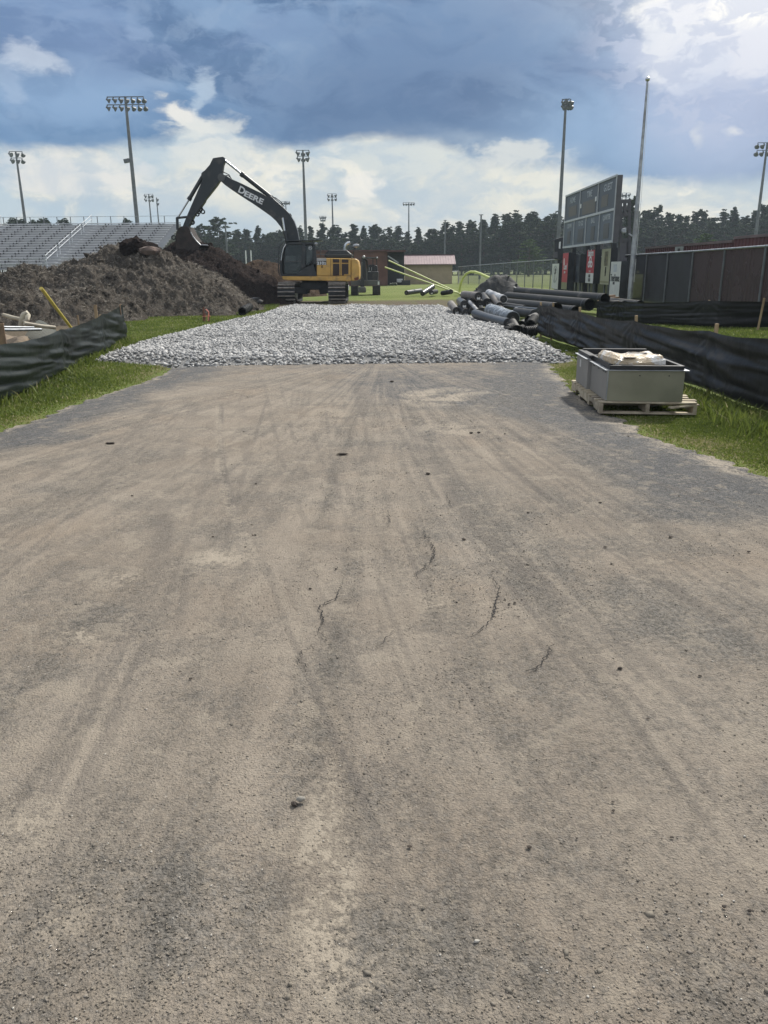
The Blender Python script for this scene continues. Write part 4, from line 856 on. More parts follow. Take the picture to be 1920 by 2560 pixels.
a = P(56, 816, 15.1); pts = [P(54, 818, 15.1), P(56, 798, 15.1), P(61, 787, 15.1), P(67, 784, 15.1), P(70, 788, 15.1), P(68, 800, 15.0), P(62, 806, 15.0)]
MB().tube(pts, [.06, .06, .06, .06, .05, .045, .05], 10).build('canvas_loop', M_PVC, r, 0, True)
# net draped beside it
M_NET = mat('green_net', (.075, .085, .075), (.05, .058, .052), 20, .8, alpha=.75)
x0_ = P(80, 800, 15.6).x; x1_ = P(185, 800, 16).x; XX_ = x0_+U*(x1_-x0_); YY_ = 15.2+V*1.6-.3*U; ZZ_ = np.maximum(0, .60-.42*U+.12*(fbm(XX_*2, YY_*2, 4, 6)-.5))*np.sin(np.clip(.15+V*.8, 0, 1)*PI)**.6
setp(link('debris_net', npmesh('debris_net', np.stack([XX_, YY_, ZZ_], -1).reshape(-1, 3), grid_faces(30, 60)), M_NET, None, smooth=True), 'grey-green debris netting slumped behind the left fence', 'netting')
# ------------------------------------------------------------------ rolls and pipes on the right
M_ROLL = mat('geotextile_roll', (.15, .135, .125), (.09, .084, .08), 6, .6, .006, 20, dirt=(.2, .18, .16)); M_TAG = mat('white_tag', (.72, .72, .70)); M_CLEAR = wrap_mat('clear_wrap', (.16, .18, .20), (.34, .38, .42))
M_SILV = mat('silver_wrap', (.50, .51, .52), (.22, .22, .23), 3, .35, .02, 9, metal=.1)
M_GPIPE = mat('grey_wrap', (.060, .067, .074), (.034, .038, .042), 3, .36, .008, 10); M_BORE_SHADE = mat('bore_shade_black', (.004, .004, .005), rough=1.0)
def roll(u0, v0, y0, u1, v1, y1, rp_, m, label, name='fabric_roll', tag=True, core=True, sag=0.0, wr=0.0, capm=None, cat='roll', zmin=True):
    r_ = rp_*1.08*y0/F; a, b = P(u0, v0, y0), P(u1, v1, y1)
    if zmin: a.z = max(a.z, r_); b.z = max(b.z, r_)
    root = thing(name, label, cat, (a.x, a.y, 0)); ax = (a-b).normalized(); n = 9; pts, rs = [], []
    for i in range(n):
        t_ = i/(n-1); p_ = a.lerp(b, t_); p_.z += -sag*math.sin(PI*t_); pts.append(p_); rs.append(r_*(1+random.uniform(-wr, wr)))
    MB().tube(pts, rs, 22, caps=True).build('roll_body', m, root, 0, True)
    if core:
        MB().lathe([(0, 0), (r_*.86, 0), (r_*.97, -.006)], a+ax*.004, ax, 22).build('end_face', capm or M_GASK, root)
        MB().lathe([(r_*.20, .0), (r_*.30, .0), (r_*.30, .012), (r_*.20, .012)], a+ax*.005, ax, 16).build('core_tube', M_ROLL, root)
    if tag:
        sx_ = ax.cross(Vector((0, 0, 1))).normalized(); uz = sx_.cross(ax); c = a+ax*.016+uz*(-r_*.45)+sx_*(r_*random.uniform(-.3, .3)); w_, h_ = r_*.40, r_*.26
        MB().add([c-sx_*w_-uz*h_, c+sx_*w_-uz*h_, c+sx_*w_+uz*h_, c-sx_*w_+uz*h_], [(0, 1, 2, 3)]).build('paper_tag', M_TAG, root)
    return root
roll(1141, 777, 25.6, 1127, 760, 27.6, 8.6, M_ROLL, 'short grey fabric roll standing apart at the left end of the roll pile')
roll(1196, 741, 25.0, 1160, 737, 27.0, 9.4, M_ROLL, 'topmost grey fabric roll lying crosswise on the roll pile')
roll(1161, 761, 25.2, 1150, 752, 27.4, 9.2, M_GPIPE, 'shiny dark roll with a white tag just below the topmost roll')
roll(1166, 782, 24.8, 1152, 768, 27.0, 9.6, M_BLK, 'black-ended roll with a large white tag at the front left of the pile')
roll(1182, 778, 24.6, 1172, 764, 27.0, 8.6, M_BLK, 'black-ended roll wedged right of the large tagged roll', sag=0)
roll(1181, 755, 25.4, 1168, 745, 27.6, 8.6, M_BLK, 'black-ended roll directly under the topmost roll'); roll(1200, 761, 25.2, 1192, 750, 27.6, 9.6, M_BLK, 'black-ended roll with a tag under the topmost roll on the right')
roll(1218, 757, 25.6, 1208, 741, 28.0, 10, M_BLK, 'dark roll between the topmost roll and the silver bundle'); roll(1205, 779, 24.6, 1196, 766, 27.0, 9, M_BLK, 'dark roll half hidden behind the silver tube')
roll(1233, 770, 24.8, 1216, 752, 27.4, 9.4, M_BLK, 'dark tagged roll behind the clear wrapped bundle')
roll(1193, 776, 24.2, 1174, 755, 25.2, 4.2, M_SILV, 'slim silver-grey tube leaning across the black roll ends', 'silver_tube', tag=False)
roll(1259, 748, 24.4, 1222, 733, 27.6, 8.6, M_SILV, 'white plastic wrapped roll sloping down behind the topmost roll', wr=.12, tag=False)
roll(1249, 764, 24.2, 1234, 744, 25.8, 8, M_ROLL, 'grey roll crossing the white wrapped roll', tag=False)
roll(1270, 808, 20.6, 1188, 784, 23.4, 11.0, M_GPIPE, 'long smooth grey wrapped roll lying along the gravel edge', tag=False, sag=.02, wr=.02)
roll(1282, 797, 21.6, 1226, 776, 23.8, 16.5, M_CLEAR, 'wide roll in clear plastic behind the long grey roll', tag=False, wr=.06)
roll(1336, 786, 21.0, 1290, 780, 23.0, 10.5, M_BLK, 'black wrapped roll lying against the end of the near right fence', wr=.04)
roll(1345, 774, 22.0, 1252, 766, 25.2, 4, M_GPIPE, 'thin dark pipe below the long black pipes', 'thin_pipe', tag=False, core=False)
roll(1262, 782, 23.0, 1238, 764, 25.4, 9, M_BLK, 'dark roll hidden behind the wide clear wrapped roll'); roll(1312, 772, 24.0, 1262, 764, 26.4, 8, M_BLK, 'black roll under the lowest long black pipe')
roll(1306, 782, 22.2, 1288, 774, 23.6, 5, M_SILV, 'white plastic wad on the black wrapped roll', 'plastic_wad', tag=False, core=False, wr=.4)
# pipes: hollow black tubes
def pipe(a, b, r_, label, lip=True):
    root = thing('drain_pipe', label, 'pipe', (a.x, a.y, 0), 0); d = (b-a).normalized(); L = (b-a).length
    prof = [(r_*.90, .6), (r_*.90, 0), (r_, 0), (r_, .2), (r_*.985, .22), (r_*.985, L), (r_*.90, L), (r_*.90, L-.6)]
    m_ = MB(); m_.lathe(prof, a, d, 28); m_.build('pipe_wall', M_BLK, root, 0, True)
    MB().lathe([(0, 0), (r_*.9, 0)], a+d*.6, d, 20).build('bore_shade_disc', M_BORE_SHADE, root)  # black disc stands in for the shade deep in the bore
    if lip: MB().ring(a+d*.22, r_*.99, r_*1.012, .03, d, 28).build('pipe_lip', M_GPIPE, root)
pipe(P(1513, 748, 27.0), P(1294, 729, 34.0), .185, 'longest black drain pipe lying highest on the pipe stack')
pipe(P(1474, 762, 25.4), P(1268, 742, 31.5), .19, 'middle black drain pipe of the stack with an open end')
pipe(P(1392, 773, 23.8), P(1252, 759, 27.6), .195, 'front black drain pipe of the stack ending behind the near right fence')
pipe(P(1560, 765, 26.2), P(1340, 746, 33.2), .165, 'low black drain pipe under the two upper long pipes')
pipe(P(1600, 763, 27.6), P(1400, 742, 34), .165, 'rear black drain pipe at the bottom of the stack near the scoreboard'); pipe(P(1440, 778, 24.6), P(1300, 764, 29.0), .16, 'lowest black drain pipe behind the near right fence')
# fittings
M_FIT = mat('fitting_black', (.016, .017, .019), (.010, .011, .012), 5, .68)
def fit(label, parts):
    root = None
    for kind, a, b, r_ in parts:
        if root is None: root = thing('pipe_fitting', label, 'pipe fitting', (a.x, a.y, 0))
        m_ = MB()
        if kind == 'c': corr(m_, a, b, r_, .045, .13, 24); m_.build('corrugated_socket', M_FIT, root, 0, True)
        else:
            d = (b-a).normalized(); L = (b-a).length; m_.lathe([(r_*.88, L*.9), (r_*.88, 0), (r_, 0), (r_, L), (r_*.88, L), (r_*.88, L*.9)], a, d, 24); m_.build('smooth_sleeve', M_FIT, root, 0, True)
        MB().lathe([(0, 0), (r_*.84, 0)], a.lerp(b, .5), b-a, 18).build('bore_shade_disc', M_BORE_SHADE, root)  # black disc painted as the shade inside the fitting
def gp(u, v, y, z=None):
    p_ = P(u, v, y); 
    if z is not None: p_.z = z
    return p_
fit('black T-shaped pipe fitting with one corrugated arm at the gravel edge', [('s', gp(1281, 804, 19.7, .26), gp(1291, 822, 19.3, .13), .11), ('c', gp(1284, 812, 19.5, .19), gp(1268, 818, 19.2, .15), .10), ('c', gp(1266, 822, 19.2, .12), gp(1276, 828, 19.0, .10), .10)])
fit('short corrugated pipe lying sideways beside the end of the near right fence', [('c', gp(1312, 826, 18.8, .12), gp(1340, 826, 18.9, .12), .115)])
fit('upright corrugated pipe ring above the sideways corrugated pipe', [('c', gp(1326, 818, 19.5, .22), gp(1336, 800, 19.8, .34), .13)])
fit('open black pipe mouth facing the road behind the T fitting', [('s', gp(1303, 803, 20.0, .17), gp(1318, 790, 21.0, .17), .12)]); fit('smooth black pipe elbow behind the open pipe mouth', [('s', gp(1322, 797, 20.0, .30), gp(1338, 792, 20.8, .33), .11)])
fit('small corrugated coupling between the T fitting and the sideways pipe', [('c', gp(1299, 820, 19.4, .11), gp(1306, 812, 19.8, .11), .10)])
fit('corrugated coupling lying against the foot of the near right fence', [('c', gp(1330, 812, 19.4, .12), gp(1342, 812, 19.6, .12), .11)])
# rolls far out on the lawn
roll(1016, 732, 46, 1052, 727, 47.5, 5.2, M_GPIPE, 'flat dark roll at the left of the small group on the lawn', tag=False)
roll(1056, 734, 45.4, 1082, 717, 46.6, 5.6, M_GPIPE, 'shiny black roll resting up across its neighbours on the lawn', tag=False, zmin=False)
roll(1078, 731, 45.8, 1090, 729, 48, 5.4, M_BLK, 'black-ended roll under the raised roll on the lawn'); roll(1128, 729, 46, 1106, 733, 47, 5.2, M_BLK, 'black-ended roll lying alone right of the lawn group', tag=False)
# fabric covered mound with rubble
heap('dirt_mound', 'small mound under dark grey fabric behind the roll pile', rp3([(1202, 722, 40), (1216, 704, 40.3), (1236, 692, 40.5), (1260, 693, 40.5), (1280, 714, 40)]), 1.5, (2.5, 9.5, 36.5, 44), .07, mat('mound_fabric', (.028, .031, .034), (.018, .020, .022), 3, .8, .03, 8), 51, .35, 0, None)
mb = MB()
for i in range(90):
    g = G(random.uniform(1215, 1300), random.uniform(735, 752)); mb.blobby((g.x, g.y, random.uniform(.03, .3)), random.uniform(.05, .14), 1, .25)
setp(mb.build('rubble', mat('rubble_stone', (.30, .27, .23), (.18, .16, .14), 3, .9)), 'pale stone rubble spread in front of the grey fabric mound', 'rubble', kind='stuff')
# fallen goal post
M_GOAL = mat('goal_yellow', (.60, .66, .24), (.50, .56, .20), 3, .45)
c1_ = Vector((P(1157, 732, 47).x, 47, .07)); c2_ = Vector((P(1150, 727, 49.5).x, 49.5, .07))
r = thing('goal_post', 'yellow-green football goal post toppled on its side on the lawn', 'goal post', tuple(c1_))
e1 = P(1225, 733, 1); 
MB().tube([c1_, P(962, 668, 47.2)], .042, 10).build('upright', M_GOAL, r, 0, True); MB().tube([c2_, P(971, 651, 49.7)], .042, 10).build('upright', M_GOAL, r, 0, True)
MB().tube([c1_, c2_], .07, 10).build('crossbar', M_GOAL, r, 0, True)
gn = [P(1147, 726, 48.2), P(1152, 708, 48), P(1158, 694, 47.8), P(1166, 684, 47.6), P(1176, 679.5, 47.4), P(1188, 680, 47), P(1203, 685, 46.4), P(1224, 695, 45.6)]
gn[0].z = .07; MB().tube(gn, .07, 12).build('gooseneck', M_GOAL, r, 0, True)
MB().tube([P(1224, 695, 45.6), P(1246, 703, 45)], [.05, .03], 8).build('mount_bolt_cage', M_STEEL, r)
a = P(1222, 722, 41); b = P(1231, 736, 39); setp(MB().tube([a, b], .03, 8).build('white_stick', M_TAG), 'short white stick poking out of the mound rubble', 'stick')
a = P(1282, 716, 40); mb = MB(); mb.tube([a, P(1292, 721, 39.5), P(1295, 730, 39)], .035, 8); setp(mb.build('bent_white_pipe', M_TAG), 'bent white pipe end beside the left ends of the long black pipes', 'pipe')
# ------------------------------------------------------------------ excavator
def painted(name, c1, rough=.4, dirt=(.16, .12, .08), dlo=.52, dhi=.75, metal=0.0): return mat(name, c1, tuple(x*.8 for x in c1), 1.6, rough, .002, 30, dirt=dirt, dscale=2.2, dlo=dlo, dhi=dhi, metal=metal)
M_EXY = painted('excavator_yellow', (.64, .39, .10), .42); M_EXB = painted('excavator_black', (.020, .026, .032), .38, (.07, .065, .06)); M_CHR = mat('chrome_rod', (.62, .64, .66), (.5, .52, .54), 4, .2, metal=.9)
M_TRK = mat('track_steel', (.19, .17, .15), (.10, .088, .078), 7, .65, .006, 30, metal=.25, dirt=(.09, .07, .055)); M_GROU = mat('pale_grouser', (.34, .31, .28), (.20, .18, .16), 7, .5, metal=.3); M_VENT = mat('vent_brown', (.10, .055, .04), (.06, .035, .028), 60, .8); M_SILVP = painted('silver_panel', (.42, .43, .44), .45)  # grouser steel set paler than the track pads, for contrast
M_GREYP = mat('panel_grey', (.085, .09, .092), (.065, .07, .072), 3, .5); M_WHITE = mat('white_letter', (.72, .74, .76), (.62, .64, .66), 6, .5)
def glassmat(name, c, alpha):
    m, t, out = newmat(name); b = t.n('ShaderNodeBsdfPrincipled', None, Base_Color=c, Roughness=.06); b.inputs['Specular IOR Level'].default_value = .8; b.inputs['Alpha'].default_value = alpha
    t.t.links.new(b.outputs[0], out.inputs['Surface']); return m
M_GLASS = glassmat('cab_glass', (.03, .05, .05), .34)
def a2(a, b): return 420+.3014*a, 360+.3014*b
def a3(a, b): return 680+.16878*a, 560+.16878*b
def Q2(a, b, y): return P(*a2(a, b), y)
def Q3(a, b, y): return P(*a3(a, b), y)
ex = thing('excavator', 'large yellow and black excavator with its boom folded over the dark heap', 'excavator', (P(785, 750, 40).x, 40, 0))
def plate(name, pts, y, th, m, Q=Q2, bevel=.015, parent=None):
    return MB().prism([Q(a, b, y) for a, b in pts], (0, 0, 0), (0, th, 0)).build(name, m, parent or ex, bevel)
YB = 39.75
boom = plate('boom', [(425, 262), (445, 250), (480, 262), (530, 292), (620, 333), (700, 372), (775, 408), (815, 432), (850, 428), (880, 458), (950, 520), (1005, 575), (1045, 640), (1072, 715), (1086, 790), (1092, 900), (1000, 905), (978, 800), (962, 740), (935, 688), (895, 638), (850, 597), (780, 547), (700, 492), (600, 428), (520, 374), (470, 338), (432, 303), (416, 280)], YB, .46, M_EXB)
MB().lathe([(0, 0), (.17, 0), (.17, .04), (0, .04)], Q2(441, 276, YB-.05), (0, 1, 0), 20).build('pivot_pin', M_GREYP, boom)
stick = plate('stick', [(372, 117), (412, 110), (455, 105), (468, 112), (472, 138), (458, 175), (448, 250), (440, 290), (425, 312), (400, 350), (330, 438), (310, 462), (305, 478), (262, 540), (215, 600), (192, 650), (165, 700), (118, 690), (152, 605), (188, 520), (232, 420), (286, 296), (274, 250), (280, 236), (305, 218), (345, 172)], YB+.06, .34, M_EXB)
for a, b, r_, w_ in [(267, 547, .055, .07), (254, 563, .055, .07), (243, 582, .055, .07), (289, 562, .055, .07), (200, 648, .055, .10)]:
    MB().ring(Q2(a, b, YB+.23), r_, r_+w_*.8, .06, (0, 1, 0)).build('lift_eye', M_EXB, stick)
plate('lug_plate', [(282, 520), (296, 545), (290, 552), (278, 536), (272, 530)], YB+.2, .06, M_EXB, parent=stick, bevel=0)
def cyl_(name, a, b, c, y, rb, rr, Q=Q2):   # barrel a->b, rod b->c
    p, q_, s_ = Q(*a, y), Q(*b, y), Q(*c, y); d = (q_-p).normalized(); c_ = MB().tube([p, q_], rb, 14).tube([q_-d*.10, q_+d*.05], rb*1.22, 14).build(name, M_EXB, ex, 0, True); MB().tube([q_, s_], rr, 12).build('rod', M_CHR, c_, 0, True)
cyl_('stick_cylinder', (852, 440), (612, 250), (466, 132), YB+.22, .105, .055); cyl_('bucket_cylinder', (288, 268), (176, 458), (84, 606), YB+.22, .09, .045)
cyl_('boom_cylinder', (985, 800), (968, 730), (950, 612), YB-.22, .085, .055); cyl_('boom_cylinder', (1000, 800), (985, 730), (965, 612), YB+.6, .085, .055)
lk = MB(); lk.bar(Q2(72, 614, YB+.23), Q2(170, 604, YB+.23), .12, .10); lk.bar(Q2(76, 610, YB+.23), Q2(80, 712, YB+.23), .12, .10); lk.build('bucket_link', M_EXB, ex, .01)
bk = plate('bucket', [(80, 700), (112, 682), (165, 684), (186, 725), (205, 762), (232, 800), (268, 838), (330, 838), (332, 846), (262, 850), (250, 905), (120, 925), (68, 880), (60, 830), (62, 760)], YB-.35, 1.25, mat('bucket_earth_steel', (.045, .034, .030), (.024, .020, .019), 3, .9, .03, 8), bevel=.03)
MB().tube([Q2(188, 730, YB-.37), Q2(208, 768, YB-.37), Q2(236, 805, YB-.37), Q2(270, 838, YB-.37), Q2(330, 840, YB-.37)], .028, 8).build('cutting_edge', M_STEEL, bk, 0, True)
MB().ring(Q2(48, 775, YB+.2), .06, .12, .07, (0, 1, 0)).build('lift_eye', M_EXB, bk)
for i, pts in enumerate([[(446, 226), (475, 240), (510, 258), (522, 285)], [(446, 246), (470, 262), (500, 262), (528, 288)], [(805, 402), (830, 405), (862, 428), (905, 470), (940, 500), (962, 540)], [(850, 442), (890, 445), (930, 475), (965, 520)], [(1010, 575), (1022, 590), (1024, 606)], [(520, 290), (620, 336), (700, 376), (800, 424)]]):
    MB().tube([Q2(a, b, YB+.1+.05*i) for a, b in pts], .022, 6).build('hydraulic_hose', M_GASK, ex, 0, True)
tA, tB = Q2(592, 388, YB-.012), Q2(784, 482, YB-.012); xd = (tB-tA)
text('boom_lettering', 'D', M_WHITE, boom, Q2(612, 386, YB-.012), xd, (0, 0, 1), .42, .006, 1.05, .012); text('boom_lettering', 'EERE', M_WHITE, boom, Q2(710, 446, YB-.012), xd, (0, 0, 1), .34, .006, 1.34, .012)
# house: near side at y = 38.7
YN, YF = 38.7, 41.3
lower = plate('house_base', [(145, 772), (1170, 772), (1170, 842), (1150, 848), (225, 832), (160, 822)], YN, 2.6, M_EXY, Q3, .03)
eng = plate('engine_cover', [(662, 503), (1168, 510), (1168, 770), (662, 770)], YN+.01, 2.58, M_EXY, Q3, .03)
cw = plate('counterweight', [(1173, 512), (1235, 514), (1262, 526), (1278, 560), (1292, 640), (1294, 770), (1284, 825), (1255, 838), (1173, 848)], YN+.0, 2.6, M_EXY, Q3, .05)
for pts, m in [([(900, 518), (998, 520), (998, 574), (900, 572)], M_VENT), ([(902, 588), (998, 588), (998, 765), (902, 765)], M_VENT), ([(1032, 523), (1132, 525), (1132, 575), (1032, 573)], M_VENT), ([(1032, 590), (1132, 590), (1132, 738), (1070, 738), (1064, 764), (1034, 764)], M_VENT)]:
    vt = plate('side_vent', pts, YN-.012, .03, m, Q3, .006, eng)
    a0_, a1_ = pts[0][0], pts[1][0]; b0_, b1_ = pts[0][1]+6, max(p_[1] for p_ in pts)-6; mb = MB()
    for k in range(int((b1_-b0_)/11)): mb.bar(Q3(a0_+5, b0_+k*11, YN-.018), Q3(a1_-5, b0_+k*11, YN-.018), .012, .012)
    mb.build('louvre', M_EXB, vt)
plate('corner_panel', [(662, 505), (806, 507), (806, 545), (662, 545)], YN-.008, .03, M_SILVP, Q3, .004, eng); plate('number_panel', [(662, 547), (806, 547), (806, 606), (662, 606)], YN-.008, .03, M_GREYP, Q3, .004, eng)
text('model_number', '210', M_WHITE, eng, Q3(718, 582, YN-.014), (1, 0, 0), (0, 0, 1), .18, .004, 1.25, .008); text('model_number', 'G', M_WHITE, eng, Q3(782, 586, YN-.014), (1, 0, 0), (0, 0, 1), .14, .004, 1.2, .006)
text('scratched_mark', 'E', M_VENT, eng, Q3(741, 634, YN-.006), (1, 0, 0), (0, 0, 1), .13, .004, 1, .006)
for a in (868, 1015): mb = MB(); mb.bar(Q3(a, 510, YN+.006), Q3(a, 768, YN+.006), .014, .012); mb.build('panel_gap', M_VENT, eng)
plate('mud_patch', [(1215, 800), (1270, 785), (1288, 800), (1280, 826), (1225, 836)], YN-.006, .02, mat('red_mud', (.16, .055, .035), rough=.9), Q3, 0, cw)
hood = plate('engine_hood', [(780, 502), (775, 455), (835, 382), (1105, 386), (1180, 452), (1186, 502)], YN+.35, 1.7, M_EXB, Q3, .05)
plate('hood_lip', [(770, 448), (1184, 448), (1184, 462), (770, 462)], YN+.32, 1.76, M_GREYP, Q3, .01, hood); plate('rear_deck', [(662, 492), (790, 494), (790, 503), (662, 503)], YN+.1, 2.4, M_EXB, Q3, .01)
MB().tube([Q3(1082, 390, YN+1.3), Q3(1082, 350, YN+1.3), Q3(1092, 310, YN+1.3), Q3(1120, 284, YN+1.3), Q3(1158, 276, YN+1.3)], .075, 14).build('exhaust_pipe', M_CHR, ex, 0, True)
MB().tube([Q3(1206, 505, YN+1), Q3(1208, 410, YN+1), Q3(1240, 330, YN+1)], .018, 8).build('mirror_arm', M_EXB, ex); MB().blobby(Q3(1246, 322, YN+1), .14, 2, .02, (1.25, .4, .65)).build('mirror', M_STEEL, ex, 0, True)
rl = MB(); rl.tube([Q3(640, 386, YN+.2), Q3(722, 386, YN+.2)], .018, 8); rl.tube([Q3(650, 452, YN+.2), Q3(770, 452, YN+.2)], .018, 8); rl.tube([Q3(722, 386, YN+.2), Q3(722, 500, YN+.2)], .018, 8); rl.tube([Q3(1194, 470, YN+.3), Q3(1194, 510, YN+.3)], .02, 8); rl.build('handrail', M_GREYP, ex, 0, True)
# cab
YC = YN-.02; cabd = 1.05
cab = plate('cab_side', [(205, 283), (250, 276), (625, 276), (640, 300), (660, 500), (660, 770), (140, 770), (128, 720), (125, 560), (140, 430), (172, 330)], YC+cabd, .04, M_EXB, Q3, .01)
def frame(pts, w_=.07, name='cab_frame', y=YC, closed=True, m=M_EXB):
    mb = MB(); pp = [Q3(a, b, y) for a, b in pts]
    for i in range(len(pp) if closed else len(pp)-1): mb.bar(pp[i], pp[(i+1) % len(pp)], w_, w_, (0, 1, 0))
    return mb.build(name, m, ex, .008)
plate('cab_roof', [(222, 292), (262, 266), (600, 266), (632, 280), (640, 306), (232, 306)], YC, cabd+.02, M_EXB, Q3, .04)
frame([(214, 300), (172, 350), (146, 440), (132, 560), (132, 700), (146, 765)], .09, 'front_pillar', YC+.03, False); frame([(214, 300), (172, 350), (146, 440), (132, 560), (132, 700), (146, 765)], .09, 'front_pillar', YC+cabd-.06, False)
plate('door_pillar', [(440, 300), (496, 300), (492, 640), (436, 660)], YC, .07, M_EXB, Q3, .008); plate('rear_pillar', [(608, 300), (640, 300), (656, 505), (658, 770), (612, 600)], YC, .07, M_EXB, Q3, .008)
plate('lower_side', [(488, 645), (560, 622), (612, 598), (656, 590), (658, 770), (350, 770), (400, 715)], YC, .07, M_EXB, Q3, .008); plate('cab_sill', [(135, 748), (658, 748), (658, 771), (140, 771)], YC+.01, cabd-.02, M_EXB, Q3, .01)
frame([(200, 552), (440, 552)], .035, 'door_rail', YC+.02, False, M_GREYP)
plate('cab_glass', [(214, 308), (438, 308), (438, 735), (190, 735), (180, 560), (192, 420)], YC+.03, .008, M_GLASS, Q3, 0); plate('cab_glass', [(498, 320), (606, 320), (610, 520), (545, 602), (498, 612)], YC+.03, .008, M_GLASS, Q3, 0)
plate('cab_glass', [(140, 440), (205, 300), (212, 300), (150, 440), (140, 560), (145, 750), (136, 750), (130, 560)], YC+.1, cabd-.2, M_GLASS, Q3, 0)
st_ = MB(); st_.prism([Q3(a, b, YC+.3) for a, b in [(232, 640), (262, 596), (330, 590), (400, 600), (410, 640), (360, 700), (250, 690)]], (0, 0, 0), (0, .5, 0)); st_.prism([Q3(a, b, YC+.3) for a, b in [(370, 470), (420, 462), (425, 640), (380, 640)]], (0, 0, 0), (0, .5, 0)); st_.build('seat', mat('seat_grey', (.12, .13, .125), (.09, .095, .09), 4, .8), ex, .04)
bl = MB(); bl.prism([Q3(a, b, YC+.8) for a, b in [(205, 470), (300, 465), (360, 480), (360, 545), (205, 548)]], (0, 0, 0), (0, .03, 0)); bl.prism([Q3(a, b, YC+.8) for a, b in [(512, 350), (590, 350), (590, 500), (512, 590)]], (0, 0, 0), (0, .03, 0)); bl.build('far_daylight_panel', mat('daylight_paint', (.36, .42, .42), (.22, .26, .26), 6, .6), ex)  # pale panels stand in for daylight seen through the far windows
gu = MB(); gu.prism([Q3(a, b, YC-.05) for a, b in [(182, 240), (738, 238), (738, 247), (182, 252)]], (0, 0, 0), (0, cabd+.15, 0)); gu.build('roof_guard', M_EXB, ex, .004)
gs = MB(); [gs.bar(Q3(a, 250, YC+.05), Q3(a, 275, YC+.05), .04, .04) for a in (200, 420, 600)]; gs.build('guard_stand', M_EXB, ex)
fg = MB()                                       # front guard grille
for y_ in np.linspace(YC+.03, YC+cabd-.05, 6): fg.tube([Q3(185, 255, y_), Q3(110, 330, y_), Q3(97, 480, y_), Q3(95, 700, y_), Q3(125, 775, y_)], .022, 6)
fg.bar(Q3(110, 330, YC), Q3(110, 330, YC+cabd), .05); fg.bar(Q3(96, 600, YC), Q3(96, 600, YC+cabd), .05); fg.bar(Q3(104, 740, YC), Q3(104, 740, YC+cabd), .05); fg.build('front_guard', M_EXB, ex)
MB().tube([Q3(208, 296, YC-.02), Q3(172, 356, YC-.02), Q3(150, 440, YC-.02), Q3(136, 540, YC-.02)], .025, 8).build('pillar_highlight', M_CHR, ex, 0, True)  # bright tube modelled in place of a highlight along the front pillar
MB().blobby(Q3(652, 292, YC), .09, 2, .02, (1, .8, .9)).build('work_light', M_STEEL, ex, 0, True)
lg = MB(); c = Q3(566, 354, YC-.006); lg.ring(c, .072, .086, .006, (0, 1, 0), 24)
lg.tube([c+Vector((-.05, -.003, -.02)), c+Vector((-.02, -.003, .0)), c+Vector((.02, -.003, .005)), c+Vector((.055, -.003, -.03))], .010, 6); lg.tube([c+Vector((-.02, -.003, 0)), c+Vector((-.035, -.003, .045))], .008, 6); lg.tube([c+Vector((.0, -.003, .0)), c+Vector((-.01, -.003, .05))], .006, 6)
lg.build('window_emblem', M_WHITE, ex)
